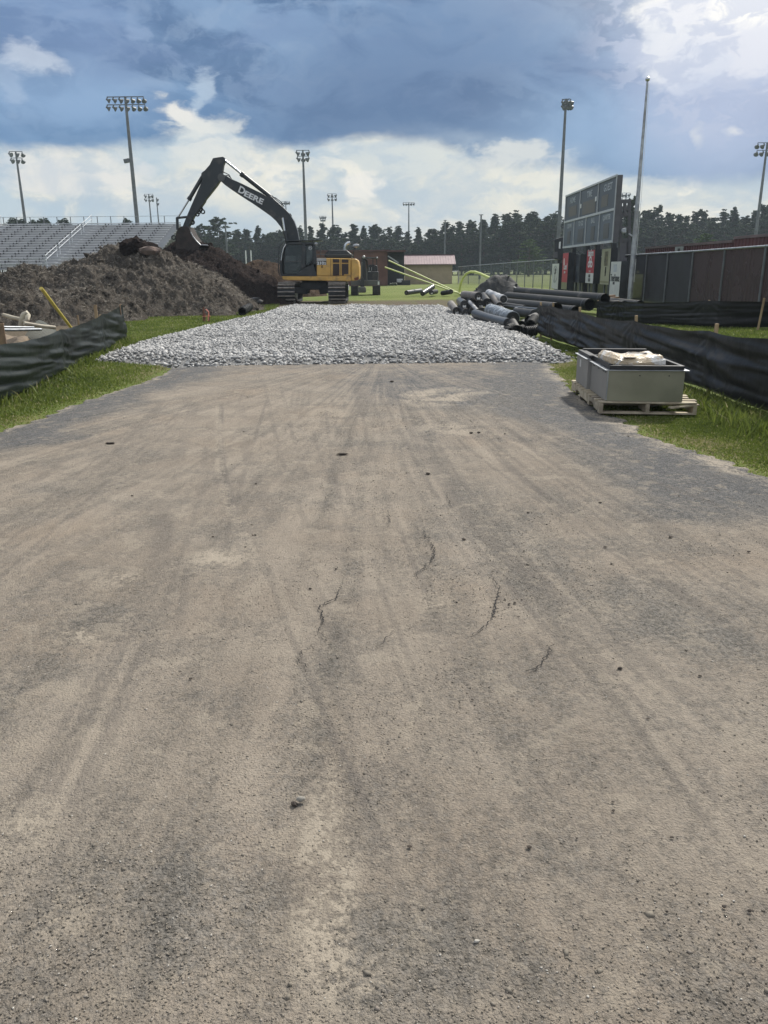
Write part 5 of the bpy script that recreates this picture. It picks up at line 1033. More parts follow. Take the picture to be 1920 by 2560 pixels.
# swing ring and undercarriage (tracks point at the camera)
cxm = (Q3(275, 900, 39.5).x+Q3(955, 900, 39.5).x)/2
MB().lathe([(0, .92), (.62, .92), (.62, 1.12), (0, 1.12)], (cxm, 40, 0), (0, 0, 1), 28).build('swing_ring', M_DARK, ex)
cf = MB(); cf.box((cxm, 40, .78), (1.3, 1.3, .34)); cf.box((cxm-.75, 39.3, .6), (.9, .35, .3), (0, .12, .5)); cf.box((cxm+.75, 39.3, .6), (.9, .35, .3), (0, -.12, -.5)); cf.box((cxm-.75, 40.7, .6), (.9, .35, .3), (0, .12, -.5)); cf.box((cxm+.75, 40.7, .6), (.9, .35, .3), (0, -.12, .5)); cf.build('car_body', M_DARK, ex, .03)
for sx_ in (-1, 1):
    tc = cxm+sx_*1.19; y0_, y1_ = 38.15, 42.1; h_ = .90; R_ = h_/2; mb = MB(); gb_ = MB()
    loop = []; L1 = (y1_-y0_-h_)
    for i in range(20): loop.append((y0_+R_+L1*i/20, h_, 0))
    for i in range(8): an = PI/2-PI*i/8; loop.append((y1_-R_+R_*math.cos(an), R_+R_*math.sin(an), 0))
    for i in range(20): loop.append((y1_-R_-L1*i/20, 0, 0))
    for i in range(8): an = -PI/2-PI*i/8; loop.append((y0_+R_+R_*math.cos(an), R_+R_*math.sin(an), 0))
    n = len(loop)
    for i in range(n):
        a = Vector((tc, loop[i][0], loop[i][1]+.01)); b = Vector((tc, loop[(i+1) % n][0], loop[(i+1) % n][1]+.01)); mid = (a+b)/2; d = (b-a).normalized(); nr = Vector((1, 0, 0)).cross(d)*-1
        if (mid-Vector((tc, (y0_+y1_)/2, R_))).dot(nr) < 0: nr = -nr
        R3 = Matrix((Vector((1, 0, 0)), d, nr)).transposed(); mb.box(mid-nr*.03, (.80, (b-a).length*.90, .035), R3)
        gb_.box(mid+nr*.03, (.80, .035, .09), R3)
    tr_ = mb.build('track', M_DARK, ex); gb_.build('grouser_bars', M_GROU, tr_)
    mb = MB(); mb.box((tc, (y0_+y1_)/2, R_), (.36, L1*1.02, h_*.62)); mb.build('track_frame', M_DARK, tr_, .04)
    for yy, nm_ in ((y0_+R_, 'idler_wheel'), (y1_-R_, 'drive_sprocket')): MB().lathe([(0, -.16), (R_-.09, -.16), (R_-.09, .16), (0, .16)], (tc, yy, R_), (1, 0, 0), 24).build(nm_, M_DARK, tr_)
    mb = MB(); [mb.lathe([(0, -.2), (.10, -.2), (.10, .2), (0, .2)], (tc, y_, .13), (1, 0, 0), 12) for y_ in np.linspace(y0_+.8, y1_-.8, 7)]; mb.build('track_roller', M_DARK, tr_)
# ------------------------------------------------------------------ small excavator seen from the front
YM = 51.0; gx0 = P(915, 730, YM).x
mx = thing('small_excavator', 'small dark excavator facing the camera in front of the brick building', 'excavator', (gx0, YM, 0))
M_MX = painted('small_excavator_grey', (.10, .10, .10), .5, (.15, .13, .11)); M_MXD = painted('small_excavator_dark', (.035, .037, .042), .5, (.10, .085, .075))
def Q3m(a, b, y=YM): 
    p_ = Q3(a, b, y); p_.z = max(p_.z, .0); return p_
for a0_, a1_ in ((1178, 1276), (1492, 1604)):
    xa, xb = Q3(a0_, 950, YM).x, Q3(a1_, 950, YM).x; mb = MB(); R_ = .26
    prof = [(YM-.75+R_*math.cos(an)*-1, R_+R_*math.sin(an)) for an in np.linspace(-PI/2, PI/2, 8)]+[(YM+1.2+R_*math.cos(an), R_+R_*math.sin(an)) for an in np.linspace(PI/2, -PI/2, 8)]
    mb.prism([(xa, y_, z_) for y_, z_ in prof], (0, 0, 0), (xb-xa, 0, 0))
    for i in range(14): an = PI/2+PI*i/13; mb.box(((xa+xb)/2, YM-.75+(R_+.015)*math.cos(an), R_+.005+(R_+.015)*math.sin(an)), (xb-xa+.01, .03, .03))
    mb.build('rubber_track', M_MXD, mx)
plate('dozer_blade', [(1170, 832), (1600, 832), (1600, 905), (1172, 908)], YM-1.15, .12, M_MX, Q3, .02, mx)
plate('swing_body', [(1330, 700), (1575, 700), (1575, 835), (1330, 835)], YM-.3, 1.5, M_MXD, Q3, .05, mx)
plate('engine_housing', [(1425, 600), (1562, 612), (1568, 700), (1425, 700)], YM+.1, .9, M_MXD, Q3, .06, mx)
mb = MB(); mb.prism([Q3(a, b, YM-1.0) for a, b in [(1322, 500), (1345, 476), (1380, 480), (1388, 540), (1392, 850), (1345, 852), (1330, 700)]], (0, 0, 0), (0, .25, 0)); mb.build('boom', M_MXD, mx, .02)
mb = MB(); mb.tube([Q3(1402, 850, YM-1.1), Q3(1400, 660, YM-1.1)], .05, 10); mb.tube([Q3(1330, 840, YM-1.15), Q3(1332, 560, YM-1.15)], .045, 10); mb.build('cylinder', M_MX, mx, 0, True)
plate('dipper_arm', [(1318, 800), (1362, 800), (1366, 935), (1308, 935)], YM-1.45, .22, M_MXD, Q3, .02, mx); plate('bucket', [(1282, 932), (1385, 932), (1395, 1000), (1385, 1018), (1282, 1018), (1274, 1000)], YM-1.75, .5, M_MX, Q3, .05, mx)
plate('canopy', [(1385, 490), (1572, 494), (1572, 512), (1390, 510)], YM-.3, 1.2, M_MXD, Q3, .02, mx)
mb = MB(); mb.bar(Q3(1550, 510, YM+.8), Q3(1556, 700, YM+.8), .06); mb.bar(Q3(1495, 510, YM+.8), Q3(1495, 700, YM+.8), .06); mb.bar(Q3(1400, 505, YM-.25), Q3(1412, 700, YM-.25), .04); mb.build('canopy_post', M_MXD, mx)
plate('seat', [(1455, 600), (1520, 600), (1528, 700), (1448, 700)], YM+.0, .4, M_GASK, Q3, .03, mx)
mb = MB(); mb.blobby(Q3(1360, 488, YM-1.05), .10, 1, .05); mb.blobby(Q3(1556, 500, YM-.3), .06, 1, .05); mb.build('work_lamp', M_SILVP, mx)
mb = MB(); [mb.tube([Q3(1350+k*6, 500, YM-1.05), Q3(1395+k*8, 540, YM-1.0), Q3(1410+k*4, 640, YM-.8), Q3(1420, 720, YM-.5)], .022, 6) for k in range(3)]; mb.build('hose', M_GASK, mx)
mb = MB(); mb.bar(Q3(1425, 705, YM-.45), Q3(1465, 702, YM-.45), .05); mb.bar(Q3(1440, 640, YM-.4), Q3(1440, 690, YM-.4), .03); mb.bar(Q3(1475, 640, YM-.4), Q3(1475, 690, YM-.4), .03); mb.build('control_lever', M_SILVP, mx)
plate('white_box', [(1566, 850), (1590, 852), (1590, 900), (1566, 900)], YM-1.2, .06, M_WHITE, Q3, 0, mx)
# ------------------------------------------------------------------ buildings beyond
M_BRICK = mat('brown_brick', (.135, .070, .055), (.095, .050, .042), 1.2, .9, .01, 18); M_FASC = mat('dark_red_fascia', (.10, .045, .045)); M_DOORD = mat('door_dark', (.03, .035, .04), rough=.7)
def at(u, y): return P(u, 690, y).x
yb = 79.0; x0_, x1_, xb_ = at(786, yb), at(969, yb), at(1012, yb); hz = P(900, 628, yb).z
r = thing('brick_building', 'low brown brick building with a dark doorway beyond the small excavator', 'building', (x0_, yb, 0))
MB().box(((x0_+x1_)/2, yb+3, hz/2), (x1_-x0_, 6, hz)).build('wall', M_BRICK, r, .02); MB().box(((x0_+x1_)/2, yb+3, hz+.04), (x1_-x0_+.3, 6.3, .14)).build('roof', M_FASC, r)
pw = MB(); pw.box(((x1_+xb_)/2, yb+4.2, hz/2-.05), (xb_-x1_-.01, 4.5, hz-.1)); pw.build('porch_wall', M_DOORD, r); MB().box(((x1_+xb_)/2, yb+.9, hz-.02), (xb_-x1_+.1, 3.2, .14)).build('porch_roof', M_FASC, r)
MB().box(((x1_+xb_)/2, yb-.0, hz-.9), (xb_-x1_-.1, .08, .08)).build('porch_rail', M_DARK, r)
MB().bar(P(970, 640, yb-.2), P(996, 657, yb-.2), .12, .12).build('sloping_rail', M_STEEL, r)
M_SIDE = mat('tan_siding', (.42, .345, .235), (.37, .305, .21), 2, .8); M_ROOFP = mat('mauve_metal_roof', (.30, .215, .225), (.25, .18, .19), 2, .5)
ys_ = 85.0; x0_, x1_ = at(1013, ys_), at(1130, ys_); hw_ = P(1070, 659, ys_).z; hr_ = P(1070, 641, ys_).z+.15
r = thing('shed', 'tan lap-sided shed with a mauve metal roof at the far edge of the lawn', 'shed', (x0_, ys_, 0))
wl = MB(); wl.box(((x0_+x1_)/2, ys_+1.6, hw_/2), (x1_-x0_, 3.2, hw_)); nb_ = 14
for i in range(nb_): z_ = .04+i*hw_/nb_; wl.add([(x0_-.01, ys_-.045, z_), (x1_+.01, ys_-.045, z_), (x1_+.01, ys_-.006, z_+hw_/nb_-.01), (x0_-.01, ys_-.006, z_+hw_/nb_-.01), (x0_-.01, ys_-.006, z_), (x1_+.01, ys_-.006, z_)], [(0, 1, 2, 3), (0, 4, 5, 1)])
wl.build('wall', M_SIDE, r); rf = MB(); e0 = .35
rf.prism([(x0_-e0, ys_-.35, hw_-.05), (x0_-e0, ys_+1.6, hr_), (x0_-e0, ys_+3.5, hw_-.05), (x0_-e0, ys_+3.5, hw_-.12), (x0_-e0, ys_+1.6, hr_-.1), (x0_-e0, ys_-.35, hw_-.12)], (0, 0, 0), (x1_-x0_+2*e0, 0, 0))
for k in range(20): xx = x0_-e0+.1+k*(x1_-x0_+2*e0-.2)/19; rf.bar((xx, ys_-.34, hw_-.03), (xx, ys_+1.58, hr_+.015), .03, .03)
rfo = rf.build('roof', M_ROOFP, r); MB().bar((x0_-e0, ys_+1.6, hr_+.03), (x1_+e0, ys_+1.6, hr_+.03), .14, .06).build('ridge_cap', M_FASC, rfo)
MB().bar((x0_+.04, ys_-.06, 0), (x0_+.04, ys_-.06, hw_), .1, .04).bar((x1_-.04, ys_-.06, 0), (x1_-.04, ys_-.06, hw_), .1, .04).build('corner_trim', M_SIDE, r)
g = P(1015, 700, 80); r = thing('storage_bin', 'black lidded bin standing in front of the tan shed corner', 'bin', (g.x, 80, 0)); MB().box((g.x, 80, .22), (.85, .5, .42)).build('bin_body', M_GASK, r, .04); MB().box((g.x, 80, .45), (.9, .55, .05)).build('bin_lid', M_GASK, r, .01)
g = P(999, 700, 81); r = thing('utility_cart', 'small white cart parked between the brick porch and the shed', 'cart', (g.x, 81, 0)); MB().box((g.x, 81, .42), (.6, .5, .36)).build('cart_body', M_WHITE, r, .05); mb = MB(); [mb.lathe([(0, -.05), (.14, -.05), (.14, .05), (0, .05)], (g.x+k*.2, 80.72, .14), (0, 1, 0), 14) for k in (-1, 1)]; mb.build('wheel', M_GASK, r)
mb = MB(); [mb.blobby((at(u, 79), 78.4, .12), .16, 1, .3) for u in (976, 981, 985, 989)]; setp(mb.build('low_shrub', mat('shrub_dark', (.03, .045, .02))), 'row of tiny dark shrubs at the foot of the brick porch', 'shrub')
g = P(867, 700, 72); r = thing('concrete_block', 'pale concrete block on the grass behind the excavator counterweight', 'block', (g.x, 62, 0)); g = P(867, 703, 62); MB().box((g.x, 62, .2), (.32, .32, .4)).build('block_body', M_WHITE, r, .03)
for u in (615, 628):
    a = P(u, 658, 62); b = P(u-1, 626, 62); o = MB().tube([(a.x, 62, 0), (b.x, 62, b.z)], .045, 8).build('white_post', M_WHITE); setp(o, 'left one of the two short white posts beyond the dark heap' if u == 615 else 'right one of the two short white posts beyond the dark heap', 'post')
# ------------------------------------------------------------------ chain link fence with windscreen
def screen(name, c, alpha, sc=1.0):
    m, t, out = newmat(name); v = t.n('ShaderNodeTexCoord').outputs['Object']; n1 = t.noise(v, .9, 5, .6)
    col = t.mix(t.ss(n1, .35, .65), tuple(q_*.75 for q_ in c), c); b = t.n('ShaderNodeBsdfPrincipled', None, Base_Color=col, Roughness=.8)
    t.t.links.new(t.m('ADD', alpha-.04, t.m('MULTIPLY', n1, .08)), b.inputs['Alpha']); t.t.links.new(b.outputs[0], out.inputs['Surface']); return m
M_SCR = screen('windscreen_mesh', (.050, .036, .038), .80); M_SCR2 = screen('windscreen_mesh_dark', (.030, .034, .042), .90); M_CHAIN = screen('chain_mesh', (.15, .17, .17), .34); M_CHAIN2 = screen('chain_mesh_far', (.13, .16, .17), .40)
def fence_line(name, label, pts, H, m, post_every, rails=True, pr=.035, mid=False):
    root = thing(name, label, 'chain-link fence', (pts[0][0], pts[0][1], 0)); pv = [Vector((p_[0], p_[1], 0)) for p_ in pts]; rl = MB()
    for i, (a, b) in enumerate(zip(pv, pv[1:])):
        h0, h1 = H[i], H[i+1]; mb = MB(); mb.add([a+Vector((0, 0, .05)), b+Vector((0, 0, .05)), b+Vector((0, 0, h1)), a+Vector((0, 0, h0))], [(0, 1, 2, 3)]); mb.build('mesh_panel', m[i] if isinstance(m, list) else m, root)
        n = max(1, round((b-a).length/post_every))
        for k in range(n+(i == len(pv)-2)):
            p_ = a.lerp(b, k/n); hh = h0+(h1-h0)*k/n; q_ = MB(); q_.tube([p_-Vector((.05, 0, 0)), p_+Vector((-.05, 0, hh+.02))], pr, 8); q_.build('post', M_POLE, root, 0, True)
        rl.tube([a+Vector((-.05, 0, h0)), b+Vector((-.05, 0, h1))], .03, 8)
        if mid: rl.tube([a+Vector((-.05, 0, h0*.5)), b+Vector((-.05, 0, h1*.5))], .02, 6)
    rl.build('top_rail', M_STEEL, root, 0, True); return root
def fx(u, v, y): p_ = P(u, v, y); return (p_.x, y), p_.z
FP = [(fx(2300, 590, 15.8)), (fx(1920, 615, 22.5)), (fx(1737, 628, 29)), (fx(1537, 640, 40)), (fx(1470, 644, 47)), (fx(1402, 648, 56))]
fence_line('windscreen_fence', 'tall chain-link fence with dark purple windscreen in front of the red containers', [p_[0] for p_ in FP], [p_[1] for p_ in FP], [M_SCR, M_SCR, M_SCR2, M_SCR2, M_SCR2], 3.0)
FP = [(fx(1402, 648, 56)), (fx(1360, 651, 62)), (fx(1260, 658, 76)), (fx(1147, 667, 86))]
fence_line('wire_fence', 'see-through grey chain-link fence running back towards the tan shed', [p_[0] for p_ in FP], [p_[1] for p_ in FP], [M_CHAIN, M_CHAIN, M_CHAIN2], 2.6)
a, b = P(1147, 678, 88), P(1128, 679, 92); o = MB().tube([a, b], .05).tube([(a.x, 88, 0), a], .05).tube([(b.x, 92, 0), b], .05).build('rail_gate', M_WHITE); setp(o, 'short white rail between the shed and the chain-link fence', 'rail')
# ------------------------------------------------------------------ red containers
M_RED = mat('container_red', (.115, .038, .042), (.085, .030, .034), 1.2, .6, dirt=(.07, .035, .035)); M_REDT = mat('container_top', (.18, .13, .13), (.13, .10, .10), 2, .6)
def container(name, label, a, b, w_, h):
    a = Vector((*a, 0)); b = Vector((*b, 0)); d = (b-a).normalized(); nr = Vector((d.y, -d.x, 0)); nr = nr if nr.x > 0 else -nr; L = (b-a).length; root = thing(name, label, 'container', tuple(a)); mb = MB(); n = int(L/.28)
    prof = []
    for i in range(n): s0 = L*i/n; q_ = L/n; prof += [a+d*s0, a+d*(s0+q_*.4), a+d*(s0+q_*.5)+nr*.035, a+d*(s0+q_*.9)+nr*.035]
    prof += [b, b+nr*w_, a+nr*w_]; mb.prism([p_+Vector((0, 0, .12)) for p_ in prof], (0, 0, 0), (0, 0, h-.22)); mb.build('corrugated_wall', M_RED, root)
    c_ = (a+b)/2+nr*w_/2; an = math.atan2(d.y, d.x)
    for z_, nm_ in ((.07, 'bottom_rail'), (h-.05, 'top_rail')): MB().box(c_+Vector((0, 0, z_)), (L+.06, w_+.06, .10), (0, 0, an)).build(nm_, M_REDT if z_ > 1 else M_RED, root)
    return root, d, nr, a
ca, cb_, cc = P(1614, 617, 43), P(1834, 603, 32.5), P(1920, 598, 29.5)
hC = (ca.z+cb_.z)/2+.02
r, d, nr, a_ = container('shipping_container', 'dark red corrugated container with a white sign behind the windscreen fence', (ca.x, 43), (cb_.x, 32.6), 2.4, hC)
dd_ = (cb_-ca); dd_.z = 0; dd_.normalize(); ce = cb_+dd_*6.2
container('shipping_container', 'second dark red container reaching out of the photo at the right edge', (cb_.x+dd_.x*.15, 32.6+dd_.y*.15), (ce.x, 32.6+dd_.y*6.2), 2.4, hC+.12)
sp_ = ca.lerp(cb_, .42); s0 = Vector((sp_.x, sp_.y, 0))-nr*.06; sg = MB().add([s0+Vector((0, 0, 1.85)), s0+dd_*1.05+Vector((0, 0, 1.85)), s0+dd_*1.05+Vector((0, 0, 2.42)), s0+Vector((0, 0, 2.42))], [(0, 1, 2, 3)]).build('sign_board', mat('sign_grey', (.42, .45, .44)), r)
for k, bd in enumerate(('IlIIlII', 'lIIlIlI')): text('sign_text', bd, M_GASK, sg, s0+dd_*.52-nr*.01+Vector((0, 0, 2.27-.22*k)), dd_, (0, 0, 1), .19, .003)
# ------------------------------------------------------------------ scoreboard
M_SBF = mat('scoreboard_face', (.068, .086, .112), (.052, .066, .086), 1.4, .5, dirt=(.11, .095, .08), dscale=.9, dlo=.55, dhi=.8); M_SBL = mat('scoreboard_lower', (.080, .108, .145), (.066, .088, .118), 1.4, .45); M_TRIM = mat('pale_trim', (.50, .53, .56), (.42, .45, .48), 4, .5); M_SBT = mat('scoreboard_caption', (.46, .50, .55), (.38, .42, .46), 5, .6); M_SBS = mat('scoreboard_side', (.10, .10, .11), (.08, .08, .09), 3, .6)
yR, yL = 36.0, 46.2; pR = P(1545, 439, yR); pRb = P(1532, 603, yR); pL = P(1416, 491, yL); pLb = P(1408, 619, yL)
xR = (pR.x+pRb.x)/2; xL = (pL.x+pLb.x)/2; zT = (pR.z+pL.z)/2; zB = (pRb.z+pLb.z)/2; zM = zB+(zT-zB)*.497
SR = Vector((xR, yR, 0)); SL = Vector((xL, yL, 0)); sx = (SR-SL).normalized(); nf = Vector((sx.y, -sx.x, 0)); nf = nf if nf.x < 0 else -nf; SW = (SR-SL).length
def S(t_, z_, off=0.0): return SL+sx*(SW*t_)+nf*off+Vector((0, 0, z_))
sb = thing('scoreboard', 'tall dark scoreboard angled over advertising banners at the right', 'scoreboard', tuple((SR+SL)/2))
def sbox(name, t0, t1, z0, z1_, o0, o1, m, parent=None, bv=0.0):
    mb = MB(); mb.add([S(t_, z_, o) for z_ in (z0, z1_) for o in (o0, o1) for t_ in (t0, t1)], [(0, 2, 3, 1), (4, 5, 7, 6), (0, 1, 5, 4), (2, 6, 7, 3), (0, 4, 6, 2), (1, 3, 7, 5)]); return mb.build(name, m, parent or sb, bv)
up_ = sbox('upper_cabinet', 0, 1, zM+.01, zT, -.20, 0, M_SBF); lw_ = sbox('lower_cabinet', 0, 1, zB, zM-.01, -.20, 0, M_SBL)
sbox('end_panel', 1.0005, 1.004, zB-.02, zT+.02, -.21, .0, M_SBS)
for t0, t1, z0, z1_ in [(0, 1, zT-.03, zT+.05), (0, 1, zM-.05, zM+.05), (0, 1, zB-.05, zB+.05)]: sbox('trim_rail', t0, t1, z0, z1_, .004, .05, M_TRIM)
for t_, z0, z1_ in [(.004, zB+.052, zT-.04), (.996, zB+.052, zT-.04), (.345, zM+.052, zT-.032), (.70, zM+.052, zT-.032), (.245, zB+.052, zM-.052), (.50, zB+.052, zM-.052), (.755, zB+.052, zM-.052)]: sbox('trim_post', t_-.0032, t_+.0032, z0, z1_, .004, .04, M_TRIM)
# captions (blurred in the photograph) and digit windows
for tc_, bd, sz in [(.17, 'HOME', .40), (.53, 'TIME', .42), (.86, 'GUEST', .42)]: text('caption', bd, M_SBT, up_, S(tc_, zT-.34, .008), sx, (0, 0, 1), sz, .003, 1.15, .004)
for tc_, bd, sz in [(.13, 'DOWN', .30), (.385, 'TO GO', .32), (.63, 'BALL', .32), (.87, 'QUARTER', .30)]: text('caption', bd, M_SBT, lw_, S(tc_, zM-.27, .008), sx, (0, 0, 1), sz, .003, .95, .006)
M_WIN = mat('digit_window', (.022, .026, .030), (.016, .018, .022), 4, .35); M_WIN2 = mat('digit_panel', (.12, .105, .085), (.09, .085, .075), 2.5, .5)
for t0, t1, m, z0, z1_ in [(.09, .27, M_WIN2, zM+.22, zT-.62), (.40, .65, M_WIN2, zM+.12, zT-.62), (.76, .87, M_WIN2, zM+.22, zT-.62)]: sbox('digit_panel', t0, t1, z0, z1_, .002, .010, m, up_)
for t0, t1 in [(.09, .16), (.33, .45), (.60, .67), (.83, .92)]: sbox('digit_window', t0, t1, zB+.16, zM-.52, .002, .012, M_WIN, lw_)
for t_, z_ in [(.365, .62), (.66, .72)]: sbox('white_plate', t_-.012, t_+.012, zM+z_-.14, zM+z_+.06, .011, .02, M_WHITE, up_)
for t_ in (.12, .42, .62, .90): sbox('support_column', t_-.014, t_+.014, 0, zB-.052, -.42, -.22, M_DARK)
for t_ in (.985,): sbox('support_column', t_-.02, t_+.01, 0, zB-.06, -.60, -.35, M_SBS)
# timber frame of the back side seen past the board
fr = thing('speaker_frame', 'dark open lattice frame with a white loudspeaker behind the scoreboard', 'frame', (P(1570, 700, 41).x, 41, 0))
mb = MB()
for pa, pb_ in [((1551, 503), (1551, 650)), ((1573, 503), (1573, 650)), ((1549, 504), (1576, 503)), ((1549, 538), (1576, 537)), ((1562, 503), (1562, 540)), ((1549, 520), (1576, 521)), ((1553, 600), (1573, 600)), ((1552, 570), (1574, 572))]:
    mb.bar(P(*pa, 41), P(*pb_, 41), .13, .16)
mb.build('lattice', M_SBS, fr); MB().prism([P(u, v, 40.8) for u, v in [(1553, 577), (1557, 571), (1566, 569), (1566, 582), (1556, 582)]], (0, 0, 0), (0, .4, 0)).build('loudspeaker', M_TRIM, fr, .03); MB().bar(P(1572, 584, 40.8), P(1581, 590, 40.8), .06).build('bracket', M_TRIM, fr)
for u in (1551, 1573): b_ = P(u, 650, 41); MB().bar((b_.x, 41, 0), (b_.x, 41, b_.z), .13).build('post', M_SBS, fr)
MB().prism([P(u, v, 41.3) for u, v in [(1553, 603), (1572, 603), (1572, 650), (1553, 650)]], (0, 0, 0), (0, .3, 0)).build('back_box', M_SBS, fr)
# small dark box sign at the left of the board
r = thing('control_box', 'dark cabinet with a narrow white plate left of the scoreboard', 'cabinet', (P(1395, 700, 50).x, 50, 0)); MB().prism([P(u, v, 50) for u, v in [(1387, 598), (1409, 592), (1409, 650), (1387, 648)]], (0, 0, 0), (0, .4, 0)).build('cabinet_body', M_DARK, r, .02)
MB().prism([P(u, v, 49.95) for u, v in [(1398, 605), (1402, 604), (1401, 622), (1397, 621)]], (0, 0, 0), (0, .03, 0)).build('white_plate', M_WHITE, r); MB().prism([P(u, v, 49.97) for u, v in [(1385, 630), (1394, 629), (1394, 644), (1385, 645)]], (0, 0, 0), (0, .03, 0)).build('grey_plate', M_SBS, r); b_ = P(1398, 650, 50.2); MB().bar((b_.x, 50.2, 0), b_, .2).build('post', M_DARK, r)
# ------------------------------------------------------------------ banners under the board
M_BRED = mat('banner_red', (.42, .035, .055), (.36, .03, .048), 3, .55); M_BWHT = mat('banner_white', (.60, .62, .60), (.52, .54, .53), 3, .55); M_BTAN = mat('banner_tan', (.36, .36, .24), (.31, .31, .21), 3, .6); M_BGRN = mat('banner_olive', (.25, .25, .14), (.2, .2, .11), 3, .6); M_INK = mat('banner_ink', (.05, .055, .06))
def quad_banner(label, pts, yl, yr, m, thick=.30, name='banner'):
    """four photo corners TL, TR, BR, BL; left edge stands at yl, right edge at yr"""
    A0 = P(*pts[0], yl); A1 = P(*pts[1], yr); A2 = P(*pts[2], yr); A3 = P(*pts[3], yl); xl_ = (A0.x+A3.x)/2; xr_ = (A1.x+A2.x)/2; zt_ = (A0.z+A1.z)/2; zb_ = max((A2.z+A3.z)/2, .05)
    a = Vector((xl_, yl, 0)); b = Vector((xr_, yr, 0)); d = (b-a).normalized(); nb = Vector((d.y, -d.x, 0)); nb = nb if nb.dot(Vector((0, 0, 0))-(a+b)/2) > 0 else -nb; W_ = (b-a).length; root = thing(name, label, 'banner', tuple(a))
    def Bp(s_, t_, o=0.0): return a+d*(W_*s_)+nb*o+Vector((0, 0, zb_+(zt_-zb_)*t_))
    MB().add([Bp(s_, t_, o) for t_ in (0, 1) for o in (0, -thick) for s_ in (0, 1)], [(0, 2, 3, 1), (4, 5, 7, 6), (0, 1, 5, 4), (2, 6, 7, 3), (0, 4, 6, 2), (1, 3, 7, 5)]).build('box_frame', M_DARK, root)
    MB().add([Bp(.02, .01, .004), Bp(.98, .01, .004), Bp(.98, .99, .004), Bp(.02, .99, .004)], [(0, 1, 2, 3)]).build('banner_face', m, root)
    for s_ in (.2, .8): MB().bar(Bp(s_, 0, -.15)-Vector((0, 0, Bp(s_, 0).z)), Bp(s_, 0, -.15), .08).build('leg', M_POLE, root)
    return root, Bp, d, W_, zt_-zb_
def patch(root, Bp, s0, s1, t0, t1, m, nm, o=.009): return MB().add([Bp(s0, t0, o), Bp(s1, t0, o), Bp(s1, t1, o), Bp(s0, t1, o)], [(0, 1, 2, 3)]).build(nm, m, root)
def b6(a, b): return 1370+.1326*a, 600+.1326*b
r, Bp, d, W_, H_ = quad_banner('white banner with a faint oval seal at the left end of the banner row', [b6(86, 445), b6(210, 440), b6(190, 925), b6(55, 925)], 48.5, 45.5, M_BWHT)
c = Bp(.5, .58, .012); u_ = Vector((0, 0, 1)); mb = MB(); n = 28; M_SEAL = mat('seal_grey', (.38, .42, .42))
for k in range(n): an0, an1 = 2*PI*k/n, 2*PI*(k+1)/n; f = lambda an, q_: c+d*(W_*.36*q_*math.cos(an))+u_*(H_*.34*q_*math.sin(an)); mb.add([f(an0, 1), f(an1, 1), f(an1, .8), f(an0, .8)], [(0, 1, 2, 3)])
mb.build('seal_ring', M_SEAL, r); mb = MB(); mb.add([c+d*x_*W_+u_*z_*H_+Vector((0, 0, 0)) for x_, z_ in [(-.03, -.30), (.03, -.30), (.04, .0), (.16, .05), (.10, .12), (.18, .17), (.05, .22), (0, .26), (-.10, .18), (-.05, .10), (-.14, .04), (-.04, -.02)]], [tuple(range(12))]); mb.build('seal_figure', M_INK, r)
r, Bp, d, W_, H_ = quad_banner('narrow red banner with white script and an olive foot', [b6(284, 245), b6(388, 236), b6(358, 935), b6(248, 930)], 44.2, 42.6, M_BRED)
patch(r, Bp, .02, .98, .01, .2, M_BGRN, 'olive_foot'); text('script_lettering', 'Casual', M_WHITE, r, Bp(.52, .62, .012), d, (0, 0, 1), .44, .003, .8, .004, .35); patch(r, Bp, .22, .36, .66, .85, M_WHITE, 'white_stroke'); text('small_lettering', 'IlIlIIlIlI', M_WHITE, r, Bp(.5, .465, .012), d, (0, 0, 1), .17, .003, .95)
r, Bp, d, W_, H_ = quad_banner('red and white insurance banner with three ovals', [b6(742, 190), b6(892, 178), b6(852, 822), b6(700, 814)], 41.0, 39.3, M_BRED)
patch(r, Bp, .02, .98, .01, .31, M_BWHT, 'white_foot'); text('lettering', 'StateFarm', M_WHITE, r, Bp(.5, .90, .012), d, (0, 0, 1), .44, .003, .62, .01)
mb = MB(); c = Bp(.5, .60, .012)
for dx_, dz_, ro in ((0, .115, 0), (-.13, -.03, .0), (.13, -.03, -.0)):
    cc_ = c+d*dx_*W_*1.1+u_*dz_*H_
    for k in range(20):
        an0, an1 = 2*PI*k/20, 2*PI*(k+1)/20; f = lambda an, q_: cc_+d*(W_*.15*q_*math.cos(an))+u_*(H_*.10*q_*math.sin(an)); mb.add([f(an0, 1), f(an1, 1), f(an1, .45), f(an0, .45)], [(0, 1, 2, 3)])
mb.build('oval_emblem', M_WHITE, r); text('small_lettering', 'lIIl IlII lIlI', M_BWHT, r, Bp(.5, .355, .012), d, (0, 0, 1), .13, .003, .8)
text('agent_lettering', 'IlIIlI lIIlIII', M_INK, r, Bp(.5, .22, .012), d, (0, 0, 1), .20, .003, .55, .006); text('agent_lettering', 'lII IlI-lIIl', M_INK, r, Bp(.5, .10, .012), d, (0, 0, 1), .22, .003, .66, .006)
r, Bp, d, W_, H_ = quad_banner('tan banner with a dark upright picture hanging right of the insurance banner', [b6(1025, 165), b6(1200, 155), b6(1142, 850), b6(972, 836)], 38.6, 36.8, M_BTAN)
patch(r, Bp, .34, .72, .52, .92, mat('dark_picture', (.05, .05, .03), (.16, .14, .07), 5, .6), 'picture_panel')
for k, bd in enumerate(('IlIIlI', 'lIIlI II', 'IlIIl')): text('lettering', bd, M_INK, r, Bp(.56, .45-.085*k, .012), d, (0, 0, 1), .20, .003, .62)
patch(r, Bp, .05, .95, .05, .10, M_BGRN, 'olive_band')
